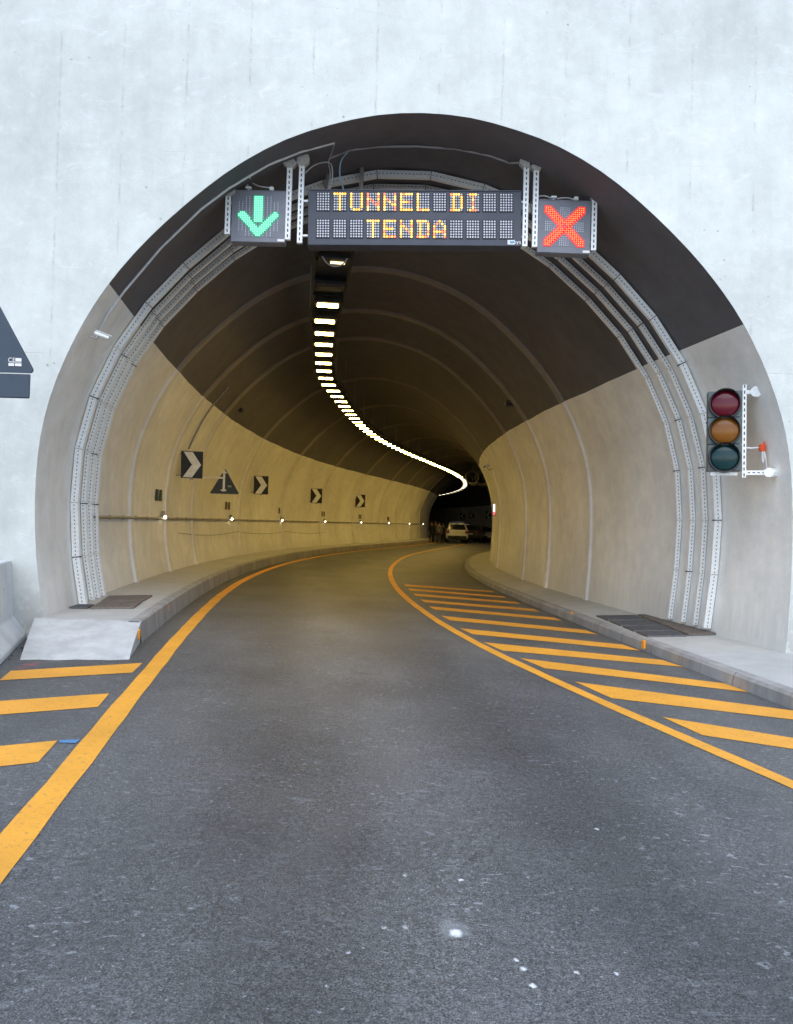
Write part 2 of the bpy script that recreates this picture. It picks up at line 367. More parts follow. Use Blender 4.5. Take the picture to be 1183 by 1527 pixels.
LEDY = emit('led_yellow', (1.0, .55, .12), 1.4, sample=False)
LEDR = emit('led_red', (1.0, .17, .07), 1.3, sample=False)
LEDG = emit('led_green', (.25, 1.0, .62), .80, sample=False)
GLOWG = emit('halo_green', (.0, .50, .25), .30, sample=False)  # halo of the green diodes, imitated by a weakly glowing material
LEDX = emit('led_cross', (1.0, .22, .03), 1.0, sample=False)
GLOWX = emit('halo_red', (.95, .008, .022), .50, sample=False)  # same imitated halo, for the red cross
LOGOB = simple('logo_blue', (.08, .34, .55), .5)

# ------------------------------------------------------------------ ground, road, walkways
def strip(u0f, u1f, s0, s1, ds, h0, h1=None, n=2):
    h1 = h0 if h1 is None else h1; rows = []
    k = int(math.ceil((s1 - s0) / ds))
    for i in range(k + 1):
        s = s0 + (s1 - s0) * i / k; a = u0f(s) if callable(u0f) else u0f; b = u1f(s) if callable(u1f) else u1f
        jt = (lambda q: 0.0) if n > 2 else (lambda q: .004 * math.sin(q * 5.1) + .003 * math.sin(q * 13.7))
        rows.append([road(s, a + jt(s + 3.3 * j) * (1 if abs(b - a) < .3 else 0) + (b - a) * j / (n - 1), h0 + (h1 - h0) * j / (n - 1)) for j in range(n)])
    return rows
mb = MB(); e = 2500
def gpl(al, la): return Vector((CX + al * math.sin(TH0) + la * math.cos(TH0), al * math.cos(TH0) - la * math.sin(TH0), SLOPE * al * .2 + CROSS * la * .2 - .9))
mb.grid([[gpl(-e, -e), gpl(-e, e)], [gpl(e, -e), gpl(e, e)]]); tag(mb.build('ground', PAVE), kind='structure')
mb = MB(); mb.grid(strip(-14, 14, -40, 180, .5, 0, n=15)); road_ob = tag(mb.build('road', ASPH), kind='structure')

KR_S = [-40, 5, 7.2, 9.57, 14.2, 18.6, 23.5, 29.4, 37.2, 43, 60, 180]; KR_U = [1.2, 3.47, 3.59, 3.71, 3.93, 3.98, 3.93, 3.90, 3.80, 3.70, 3.7, 3.7]
kr = lambda s: float(np.interp(s, KR_S, KR_U)); UL = -3.31; HL = .278
LS0 = 10.55                                        # walkway behind the ramp starts here on the kerb side
# left walkway: kerb and slab
mb = MB()
rows = []
for i in range(340):
    s = LS0 + i * .5 - (.06 if i == 0 else 0)
    rows.append([road(s, UL + .025, -.02), road(s, UL, HL - .02), road(s, UL - .02, HL), road(s, UL - .15, HL)])
mb.grid(rows)
def kerb_joint(mb, pts, s_w):
    a = [q for q in pts[0]]; b = [q for q in pts[1]]
    mb.add(a + b, [(k, k + 1, k + 1 + len(a), k + len(a)) for k in range(len(a) - 1)], 1)
for i in range(1, 80):
    s = LS0 + i * 1.0; kerb_joint(mb, [[road(x, UL + .028, -.0), road(x, UL + .003, HL - .02), road(x, UL - .019, HL + .003), road(x, UL - .15, HL + .003)] for x in (s, s + .012)], 0)
tag(mb.build('kerb', [KERB, SLOT]), kind='structure')
mb = MB()
rows = [[road(LS0 + (0 if i else 0) + i * .5, UL - .15, HL - .0015), road(LS0 + i * .5, -4.55 if i == 0 else (-4.66 if i < 3 else -5.2), HL - .0015)] for i in range(340)]
mb.grid(rows); tag(mb.build('pavement', PAVE), kind='structure')
# ramp at its end
a0, a1 = ground(30, 984), ground(192, 984); b0 = road(LS0, -4.62, HL); b1 = road(LS0, UL + .0, HL)
mb = MB(); rows = []
for i in range(9):
    f = i / 8; l = a0.lerp(b0, f); r_ = a1.lerp(b1, f); l.z += .012 * math.sin(f * 3.14); r_.z += .012 * math.sin(f * 3.14)
    rows.append([l.lerp(r_, j / 6) + Vector((.0, (.022 * math.sin(j * 2.3) if i == 0 else 0), .004 * math.sin(j * 1.7 + i))) for j in range(7)])
mb.grid(rows)
for k, j in ((0, 0), (1, 6)):
    mb.grid([[r_[j], Vector((r_[j].x, r_[j].y, -.2))] for r_ in rows])
mb.grid([[q, Vector((q.x, q.y, -.2))] for q in [rows[0][j] for j in range(7)]][::1])
tag(mb.build('ramp', RAMPM), kind='structure')
# fill between ramp top and portal corner
mb = MB(); mb.grid([[road(LS0, -4.62, HL - .001), road(LS0, -5.6, HL - .001)], [road(LS0 + 1.2, -4.62, HL - .004), road(LS0 + 1.2, -5.6, HL - .004)]])
# right walkway: kerb then slab rising to the wall
HK, HW = .155, .265
mb = MB(); rows = []; i = 0
s = -40.0
while s < 175:
    k = kr(s); j = .006 * math.sin(s * 3.1) + .004 * math.sin(s * 7.7)
    rows.append([road(s, k - .03, -.02), road(s, k - .012 + j, HK - .035), road(s, k + .02 + j, HK), road(s, k + .16, HK + .004)]); s += .25
mb.grid(rows, flip=True)
for i in range(0, 36):
    s = 1.85 + i * 2.15; k = kr(s); j = .006 * math.sin(s * 3.1) + .004 * math.sin(s * 7.7) - .003
    kerb_joint(mb, [[road(x, k - .034, 0), road(x, k - .016 + j, HK - .035), road(x, k + .018 + j, HK + .003), road(x, k + .16, HK + .007)] for x in (s, s + .007)], 0)
tag(mb.build('kerb', [KERB, SLOT]), kind='structure')
mb = MB(); mb.grid(strip(lambda s: kr(s) + .16, 5.3, -40, 175, .5, HK + .002, HW, n=4)); tag(mb.build('pavement', PAVE), kind='structure')
mb = MB(); mb.grid(strip(5.3, 14, -40, 9.4, .5, HW, HW + .03, n=4)); tag(mb.build('pavement', PAVE), kind='structure')

# painted markings: sheets 4 mm above the road
def mark(name, rows, mat):
    mb = MB(); mb.grid(rows); o = mb.build(name, mat); o.parent = road_ob; return o
RL_S = [-10, 5.02, 6.51, 8.06, 9.8, 11.8, 14.4, 18.2, 23.3, 27.5, 33.8, 42, 49, 60, 90]; RL_U = [3.9, 1.97, 1.76, 1.58, 1.40, 1.27, 1.21, 1.18, 1.14, 1.05, .86, .34, .0, -.35, -.6]
RL_S2 = np.arange(-9, 92, .5); RL_U2 = np.interp(RL_S2, RL_S, RL_U); RL_U2 = np.convolve(np.pad(RL_U2, 3, 'edge'), np.ones(7) / 7, 'valid')
rl = lambda s: float(np.interp(s, RL_S2, RL_U2))
mark('edge_line', strip(lambda s: rl(s) - .075, lambda s: rl(s) + .075, -8, 90, .4, .004), YELL)
LL_S = [-10, 3.9, 7.97, 14, 20, 30, 60, 120]; LL_U = [-2.9, -2.87, -2.875, -2.885, -2.92, -2.95, -2.95, -2.95]
ll = lambda s: float(np.interp(s, LL_S, LL_U))
mark('edge_line', strip(lambda s: ll(s) - .092, lambda s: ll(s) + .092, -8, 120, .4, .004), YELL)
def c2(a, b): return (560 + a / 1.899, 780 + b / 1.899)
def quad_mark(name, corners, mat, h=.004, n=14):
    a, b, c, d = corners
    rows = []
    for i in range(n + 1):
        f = i / n; q0 = a.lerp(b, f); q1 = d.lerp(c, f)
        row = []
        for q in (q0, q0.lerp(q1, .5), q1):
            s, u = su(q); row.append(road(s, u, h))
        rows.append(row)
    return mark(name, rows, mat)
def surf(s, u): return road(s, u)
for st in ([(6.87, 1.98), (5.6, 3.50), (5.27, 3.40), (6.26, 2.02)], [(8.41, 1.76), (7.07, 3.62), (6.60, 3.60), (7.61, 1.83)], [(9.88, 1.60), (8.42, 3.60), (7.96, 3.60), (9.19, 1.69)], [(11.17, 1.45), (9.94, 3.62), (9.44, 3.66), (10.45, 1.53)],
           [(12.65, 1.43), (11.25, 3.66), (10.69, 3.68), (11.99, 1.49)], [(14.33, 1.44), (12.84, 3.70), (12.3, 3.70), (13.67, 1.48)], [(15.96, 1.46), (14.6, 3.74), (14.09, 3.72), (15.34, 1.50)], [(17.35, 1.47), (16.1, 3.76), (15.6, 3.74), (16.77, 1.50)],
           [(18.81, 1.46), (17.6, 3.76), (17.1, 3.74), (18.2, 1.48)], [(20.25, 1.46), (19.0, 3.76), (18.55, 3.74), (19.65, 1.48)], [(21.6, 1.44), (20.5, 3.76), (20.1, 3.74), (21.0, 1.46)], [(5.36, 2.24), (4.3, 3.40), (3.9, 3.34), (4.75, 2.32)], [(3.8, 2.5), (2.9, 3.3), (2.5, 3.25), (3.2, 2.6)]):
    quad_mark('hatch_stripe', [surf(*q) for q in st], YELL)
for st in ([(8.6, -4.25), (9.13, -3.04), (8.59, -3.05), (8.14, -4.2)], [(7.10, -4.45), (7.63, -3.08), (7.12, -3.07), (6.60, -4.4)], [(5.6, -4.5), (6.12, -3.13), (5.62, -3.12), (5.1, -4.45)], [(4.2, -4.6), (4.6, -3.16), (4.1, -3.15), (3.7, -4.6)]):
    quad_mark('hatch_stripe', [surf(*q) for q in st], YELL)
quad_mark('paint_mark', [surf(6.12, -3.12), surf(6.14, -2.98), surf(6.05, -2.99), surf(6.06, -3.10)], BLUEP, .006, 4)

# ------------------------------------------------------------------ portal wall
arc_pts = []
na = 64
def lin(s, a, ins=0.0):
    du, z = prof(a)
    if ins:
        d2, z2 = prof(min(a + .02, ARC)); d1, z1 = prof(max(a - .02, 0)); tx, tz = d2 - d1, z2 - z1; l = math.hypot(tx, tz); du += -tz / l * ins; z += tx / l * ins * (1 if True else 1)
    return P(s, U0 + du, z)
# inward normal check: at the right wall moving up (tx~0,tz>0) the inward direction is -u
def s_on_facade(du, off=0.0):                      # straight axis: where the ruling meets Y = YF + off
    u = U0 + du; s = 10.0
    for _ in range(40): s += (YF + off - P(s, u).y) * .9
    return s
AA = [ARC * i / na for i in range(na + 1)]
arch = []
for a in AA:
    du, z = prof(a); q = P(s_on_facade(du), U0 + du, z); arch.append(q)
mb = MB()
poly = [Vector((15, YF, -.6)), Vector((15, YF, 13)), Vector((-15, YF, 13)), Vector((-15, YF, -.6)), Vector((arch[-1].x, YF, -.6))] + [Vector((q.x, YF, q.z)) for q in arch[::-1]] + [Vector((arch[0].x, YF, -.6))]
mb.prism(poly, (0, -.004, 0)); 
wall_ob = mb.build('portal_wall', FACADE); tag(wall_ob, 'tall pale concrete portal wall with faint vertical joints around the arch', 'wall')

# ------------------------------------------------------------------ tunnel lining
ZL, ZR = 4.72, 4.43                                 # paint boundary heights, left and right
aL, aR = arc_at_z(ZL, True), arc_at_z(ZR, False)
SS = [None] + [12.0 + i * .4 for i in range(0, 424)]
tunnel = empty('tunnel', P(11, U0, 0), 'curving road tunnel with pale lower walls and dark painted vault', 'tunnel')
def edge_j(s, a):
    if a in (0, ARC): return 0.0
    return .007 * math.sin(s * 1.3 + a) + .005 * math.sin(s * 3.1 + 2 * a) + .003 * math.sin(s * 7.9)
def lining(a0, a1, n, name, mat):
    mb = MB(); rows = []
    for i, s in enumerate(SS):
        row = []
        for k in range(n + 1):
            sj = 10.0 if s is None else s; b0 = a0 + (edge_j(sj, a0)); b1 = a1 + (edge_j(sj, a1))
            a = b0 + (b1 - b0) * k / n; du, z = prof(a)
            row.append(P(s_on_facade(du, .001) if s is None else s, U0 + du, z))
        rows.append(row)
    mb.grid(rows); return mb.build(name, mat, tunnel, smooth=True)
lining(0, aR, 18, 'wall', LINING); lining(aL, ARC, 18, 'wall', LINING); lining(aR, aL, 44, 'vault', VAULT)
mb = MB(); pts = [P(181, U0 + prof(a)[0] * 1.02, prof(a)[1]) for a in AA]; mb.add(pts, [tuple(range(len(pts)))]); mb.build('end_wall', VAULT, tunnel)
def rib(s, wd=.22, hgt=.04):
    mb = MB(); rows = []
    n = 72
    aa = sorted(set([ARC * i / n for i in range(n + 1)] + [aL, aR]))
    rows = []
    for a in aa:
        rows.append([lin(s - wd / 2 - .03, a, -.004), lin(s - wd / 2, a, hgt), lin(s + wd / 2, a, hgt), lin(s + wd / 2 + .03, a, -.004)])
    for i in range(len(aa) - 1):
        md = 1 if aR - 1e-6 <= aa[i] < aL - 1e-6 else 0
        q = rows[i] + rows[i + 1]
        mb.add(q, [(k, k + 1, k + 5, k + 4) for k in range(3)], md)
    return mb.build('joint_band', [RIBW, RIBD], tunnel)
for s in (16.2, 19.4, 22.3, 28.4, 34.8, 41.2, 47.5, 53.8, 58.8, 64.4, 70.2, 76.5, 83, 89.5, 96, 103, 110): rib(s, .22 if s < 30 else .30, .05)

# ------------------------------------------------------------------ cable duct rings behind the signs
def duct(Yl, Yr, hgt, wid, label):
    n = 23; mb = MB(); pts = []
    for i in range(n + 1):
        a = .30 + (ARC - .60) * i / n; du, z = prof(a); f = i / n; Yt = Yr + (Yl - Yr) * f + .17 * max(0.0, 1 - z / 2.0) ** 1.3 * (1 if f < .5 else 0)
        u = U0 + du; s = Yt + .6
        for _ in range(30): s += (Yt - P(s, u).y) * .9
        # inward direction in the ring plane
        d2, z2 = prof(min(a + .05, ARC)); d1, z1 = prof(max(a - .05, 0)); l = math.hypot(d2 - d1, z2 - z1)
        inw = Vector((-(z2 - z1) / l, 0, (d2 - d1) / l)); pts.append((P(s, u, z), inw))
    for i in range(n):
        (p0, n0), (p1, n1) = pts[i], pts[i + 1]; nn = (n0 + n1).normalized(); d = (p1 - p0).normalized()
        y = Vector((0, wid, 0)); g = .006
        a0, a1 = p0 + d * g - nn * .0, p1 - d * g
        mb.hexa([a0 + n0 * .012, a1 + n1 * .012, a1 + n1 * hgt, a0 + n0 * hgt, a0 + n0 * .012 + y, a1 + n1 * .012 + y, a1 + n1 * hgt + y, a0 + n0 * hgt + y], 0)
        L = (a1 - a0).length; m_ = int(L / .055)
        for k in range(m_):                        # row of perforations on the side that faces the road outside
            f = (k + .5) / m_; c = a0.lerp(a1, f) + n0.lerp(n1, f) * hgt * .55 - Vector((0, .003, 0)); x = d * .011; t = nn * .006
            mb.add([c - x - t, c + x - t, c + x + t, c - x + t], [(0, 1, 2, 3)], 1)
        if i in SPL[label_i % 4]:                  # splice plate, a dark clip across a joint
            mb.bar(p1 + n1 * .012 + y * .5, p1 + n1 * (hgt + .008) + y * .5, .016, wid + .006, (0, 1, 0), 1)
        # backing channel, duller, behind
    return tag(mb.build('cable_duct', [GALV, SLOT], None), label, 'cable duct', 'perforated cable ducts ringing the tunnel')
SPL = [(1, 4, 18, 21), (2, 5, 17, 20), (0, 3, 19, 22), (2, 17, 20)]
for label_i, (yl, yr, hg, wd, lab) in enumerate(((11.46, 11.42, .12, .07, 'white perforated duct ring nearest the tunnel mouth'), (12.05, 11.78, .085, .07, 'white perforated duct ring second in from the tunnel mouth'),
        (12.40, 12.14, .085, .07, 'white perforated duct ring third in from the tunnel mouth'), (12.74, 12.56, .085, .07, 'white perforated duct ring deepest inside of the four rings'))):
    duct(yl, yr, hg, wd, lab)

# ------------------------------------------------------------------ cover plates on the walkways
def plate(corners, h, mat, label, grp, nm='cover_plate'):
    a, b, c, d = [Vector(q) for q in corners]; mb = MB(); up = Vector((0, 0, .012))
    ins = [q.lerp((a + b + c + d) / 4, .03) for q in (a, b, c, d)]
    base = [q - up for q in (a, b, c, d)]; mb.hexa(base + [q + up for q in ins])
    for k in range(1, 6):                          # raised ribs of the plate
        f = k / 6; q0 = a.lerp(d, f) + up * 1.2; q1 = b.lerp(c, f) + up * 1.2; e_ = (q1 - q0) * .06
        mb.bar(q0 + e_, q1 - e_, .006, .006)
    return tag(mb.build(nm, mat), label, 'cover plate', grp)
def pav(px, py):
    h = .2
    for _ in range(8):
        q = ground(px, py, h); s, u = su(q); h = HK + (HW - HK) * (u - kr(s) - .16) / (5.3 - kr(s) - .16)
    return q
cr = (893, 920), (950, 918), (1078, 948), (1020, 950)
gr = 'plates over the right walkway duct'
o4 = ['farthest', 'second farthest', 'second nearest', 'nearest']
for k in range(4):
    f0, f1 = k / 4 + .012, (k + 1) / 4 - .012
    Lp = lambda f, A, B: pav(A[0] + (B[0] - A[0]) * f, A[1] + (B[1] - A[1]) * f)
    a = Lp(f0, (888, 919), (966, 951)); b = Lp(f0, (948, 918), (1026, 950)); c = Lp(f1, (948, 918), (1026, 950)); d = Lp(f1, (888, 919), (966, 951))
    for q in (a, b, c, d): q.z += .012
    plate((a, b, c, d), 0, STEEL, o4[k] + ' dark steel plate at the kerb side of the right walkway cover', gr)
    a = Lp(f0, (950, 918), (1028, 949)); b = Lp(f0, (985, 917.5), (1082, 947)); c = Lp(f1, (985, 917.5), (1082, 947)); d = Lp(f1, (950, 918), (1028, 949))
    for q in (a, b, c, d): q.z += .022
    plate((a, b, c, d), 0, RUST, o4[k] + ' brown plate at the wall side of the right walkway cover', gr)
def pl(px, py): return ground(px, py, HL + .014)
plate((pl(162, 889), pl(228, 888), pl(214, 896), pl(150, 897)), 0, RUST, 'far brown plate of the left walkway cover', 'plates over the left walkway duct')
plate((pl(149, 898), pl(213, 897), pl(200, 906.5), pl(134, 907)), 0, RUST, 'near brown plate of the left walkway cover beside the kerb', 'plates over the left walkway duct')
plate((pl(118, 902), pl(141, 902), pl(131, 907), pl(103, 906)), 0, STEEL, 'small dark plate at the foot of the left duct ring', 'plates over the left walkway duct')

# ------------------------------------------------------------------ kerb reflectors
def kerb_reflector(px, py, h, label, sz=(.035, .08, .13)):
    q = ground(px, py, h); s, u = su(q); th = frame(s)[2]
    mb = MB(); m = Matrix.Rotation(-th, 3, 'Z')
    mb.box((0, 0, 0), sz[0], sz[1], sz[2], 0, m, .01)
    o = mb.build('kerb_reflector', REFL); o.location = q; tag(o, label, 'reflector', 'orange reflectors on the kerbs')
kerb_reflector(207, 946, .15, 'orange kerb reflector beside the concrete ramp')
kerb_reflector(251, 909, .15, 'orange reflector on the left kerb beside the brown cover plates')
kerb_reflector(285, 882, .15, 'small orange reflector on the left kerb beyond the brown cover plates')
kerb_reflector(960, 961, .11, 'yellow reflector on the right kerb beside the nearest cover plates')
kerb_reflector(853, 917, .11, 'yellow reflector on the right kerb beyond the cover plates')

# ------------------------------------------------------------------ jersey barrier, left
a = ground(41, 950); b = ground(3, 990); d = (b - a); d.z = 0; d.normalize(); out = Vector((-d.y, d.x, 0)); out = out if out.x > 0 else -out
sec = [(.0, .0), (.0, .075), (-.17, .30), (-.225, 1.02), (-.375, 1.02), (-.43, .30), (-.60, .075), (-.60, .0)]
mb = MB(); st_ = Vector((a.x, a.y, a.z - .02)) - out * .0
poly = [st_ + out * x + Vector((0, 0, z)) for x, z in sec]
mb.prism(poly, d * 4.0); bar_ob = mb.build('concrete_barrier', BARR); tag(bar_ob, 'pale concrete safety barrier against the wall left of the ramp', 'barrier')
mbv = bar_ob.modifiers.new('edge', 'BEVEL'); mbv.width = .02; mbv.segments = 2

# ------------------------------------------------------------------ warning sign seen from behind, left edge
YS = 7.0
c0 = plane(43, 551, YS); side = 1.2; hh_ = side * .866
ctr = c0 + Vector((-side / 2, 0, 0)); rollv = Vector((1, 0, 0))
ws = empty('warning_sign', (ctr.x, YS + .06, 0), 'dark back of a triangular road sign with a plate below, left edge', 'road sign')
def tri_round(cx, z0, side, r, Y, n=5):
    pts = []; h = side * .866
    for (x, z, a0) in ((side / 2, 0, -90), (0, h, 30), (-side / 2, 0, 150)):
        c = Vector((0, 0, h / 3)); v = Vector((x, 0, z)); dirv = (c - v).normalized(); cc = v + dirv * (2 * r)
        for k in range(n + 1):
            an = R(a0 + 120 * k / n); pts.append(Vector((cx + cc.x + r * math.cos(an), Y, z0 + cc.z + r * math.sin(an))))
    return pts
mb = MB(); mb.prism(tri_round(0, c0.z - .02, side + .06, .03, 0), (0, .02, 0)); local(mb, 'panel', SIGNB, ws)
pz = c0.z - .03
mb = MB(); mb.box((-.0, .01, pz - .115), side - .03, .02, .225, 0, None, .008); local(mb, 'lower_plate', SIGNB, ws)
mb = MB(); mb.tube([(0, -.05, -.1), (0, -.05, 2.0), (0, -.05, pz + hh_ * .8)], .03, 12); local(mb, 'pole', GALV, ws)
def text(body, size, loc, rot, mat, parent, name='lettering', ext=.001, align='CENTER'):
    cu = bpy.data.curves.new(name, 'FONT'); cu.body = body; cu.size = size; cu.extrude = ext; cu.align_x = align; cu.align_y = 'CENTER'
    tmp = bpy.data.objects.new(name, cu); C.objects.link(tmp)
    bpy.context.view_layer.update()
    me = bpy.data.meshes.new_from_object(tmp.evaluated_get(bpy.context.evaluated_depsgraph_get()))
    bpy.data.objects.remove(tmp); bpy.data.curves.remove(cu)
    ob = bpy.data.objects.new(name, me); C.objects.link(ob); me.materials.clear(); me.materials.append(mat)
    ob.location = loc; ob.rotation_euler = rot; ob.parent = parent; return ob
tx = plane(17.5, 537, YS)
text('CE', .058, (tx.x - ctr.x - .028, -.004, tx.z + .012), (R(90), 0, 0), WHITE, ws)
mb = MB(); mb.box((tx.x - ctr.x + .035, -.003, tx.z + .016), .055, .003, .032); mb.box((tx.x - ctr.x + .035, -.003, tx.z - .030), .060, .003, .026); mb.box((tx.x - ctr.x - .030, -.003, tx.z - .030), .052, .003, .026); mb.box((tx.x - ctr.x + .004, -.0022, tx.z - .008), .118, .0015, .004)
local(mb, 'sticker', WHITE, ws)

# ------------------------------------------------------------------ hanger posts for the signs
YG = 10.5
def hanger(xt, yt, xb, yb, label):
    top = plane(xt, yt, YG + .03); bot = plane(xb, yb, YG + .03); bx = (top.x + bot.x) / 2
    s, u = su(Vector((bx, YG, 0))); 
    zt = top.z
    o = empty('hanger_post', (bx, YG + .03, bot.z), label, 'post', 'perforated posts carrying the signs'); L = zt - bot.z
    mb = MB(); mb.box((0, 0, L / 2), .072, .06, L)
    for k in range(int(L / .075)): mb.box((0, -.0305, .05 + k * .075), .016, .003, .042, 1)
    local(mb, 'channel', [GALV, SLOT], o)
    mb = MB(); pts = [(math.cos(R(a)) * .105, -.0, math.sin(R(a)) * .105) for a in range(20, 380, 45)]
    mb.prism([(x, -.045, z + L + .02) for x, y, z in pts], (0, .09, 0))
    mb.box((0, .0, L + .09), .10, .10, .12)
    local(mb, 'base_plate', PLATEG, o)
    return o
hanger(341, 286, 340, 350, 'short white perforated post left of the green arrow sign')
hanger(432, 243, 430, 358, 'white perforated post right of the green arrow sign')
hanger(450, 240, 448, 363, 'white perforated post at the left end of the message board')
hanger(784.5, 243, 783, 368, 'white perforated post at the right end of the message board')
hanger(799, 247, 798, 369, 'white perforated post left of the red cross sign')
hanger(887, 291, 884, 374, 'white perforated post right of the red cross sign')

# ------------------------------------------------------------------ variable message sign
def img_quad(px0, py0, px1, py1, Y):               # centre and size of an upright panel in plane Y
    a = plane(px0, py0, Y); b = plane(px1, py1, Y); return (a + b) / 2, abs(b.x - a.x), abs(b.z - a.z)
YV = YG - .0
tl, tr, bl, br = plane(458.5, 283, YV), plane(778, 283, YV), plane(460, 365.5, YV), plane(778, 367.5, YV)
vc = (tl + tr + bl + br) / 4; vw = ((tr.x - tl.x) + (br.x - bl.x)) / 2; vh = ((tl.z - bl.z) + (tr.z - br.z)) / 2
tilt = math.atan2((tr.z - tl.z + br.z - bl.z) / 2, vw) * .9
vms = empty('message_board', (vc.x, YV, vc.z), 'wide dark message board showing two rows of lit characters', 'message board'); vms.rotation_euler = (0, -tilt, 0)
mb = MB(); mb.box((0, .11, 0), vw, .22, vh, 0, None, .008); mb.box((0, -.006, vh / 2 - .012), vw - .03, .012, .014); mb.box((0, -.006, -vh / 2 + .012), vw - .03, .012, .014)
local(mb, 'cabinet', VMSC, vms)
F = {'T': ['11111', '00100', '00100', '00100', '00100', '00100', '00100'], 'U': ['10001'] * 6 + ['01110'], 'N': ['10001', '10001', '11001', '10101', '10011', '10001', '10001'],
     'E': ['11111', '10000', '10000', '11110', '10000', '10000', '11111'], 'L': ['10000'] * 6 + ['11111'], 'D': ['11110', '01001', '01001', '01001', '01001', '01001', '11110'],
     'I': ['01110'] + ['00100'] * 5 + ['01110'], 'A': ['00100', '01010', '10001', '10001', '11111', '10001', '10001'], ' ': ['00000'] * 7}
pit = (vw / 319.5) * 3.92
rowtxt = (' TUNNEL DI  ', '   TENDA    '); tone = ('  YAYRRAA AA    ', '   AYYAAA  ')
cells = []
for r_ in range(2):
    for k in range(12):
        cxp = (481.5 + 24.86 * k - 618.3) / 319.5 * vw; czp = ((324.8 - (301.8 if r_ == 0 else 341.8)) / 83.2) * vh
        g = F[rowtxt[r_][k]]; mb = MB()
        mb.box((cxp, -.004, czp), pit * 5.35, .008, pit * 7.35, 0)
        for j in range(7):
            for i in range(5):
                on = g[j][i] == '1'
                mi = 1
                if on: mi = random.choice((2, 2, 3, 3, 4)) if rowtxt[r_][k] not in 'UT' else random.choice((2, 3, 3))
                if on and rowtxt[r_][k] == 'N' and r_ == 0: mi = random.choice((4, 4, 2, 3))
                x = cxp + (i - 2) * pit; z = czp - (j - 3) * pit; rr = pit * (.47 if on else .36)
                vs = [(x + rr * math.cos(R(a_)), -.012, z + rr * math.sin(R(a_))) for a_ in range(0, 360, 60)]
                mb.add([(q[0], -.0085, q[2]) for q in vs] + vs, [tuple(range(6, 12))] + [(q, (q + 1) % 6, 6 + (q + 1) % 6, 6 + q) for q in range(6)], mi)
        local(mb, 'character_cell', [SLOT, LEDU, LEDA, LEDY, LEDR], vms)
mb = MB(); mb.box((vw / 2 - .145, -.003, -vh / 2 + .055), .10, .006, .062, 0); mb.box((vw / 2 - .130, -.0075, -vh / 2 + .055), .062, .003, .030, 1); local(mb, 'maker_sticker', [WHITE, LOGOB], vms)
text('sys', .085, (vw / 2 - .055, -.003, -vh / 2 + .058), (R(90), 0, 0), WHITE, vms)
for sx in (-1, 1):
    for z in (.62, -.62):
        mb = MB(); mb.box((sx * (vw / 2 + .045), .05, z * vh / 2), .10, .04, .025); local(mb, 'bracket', GALV, vms)

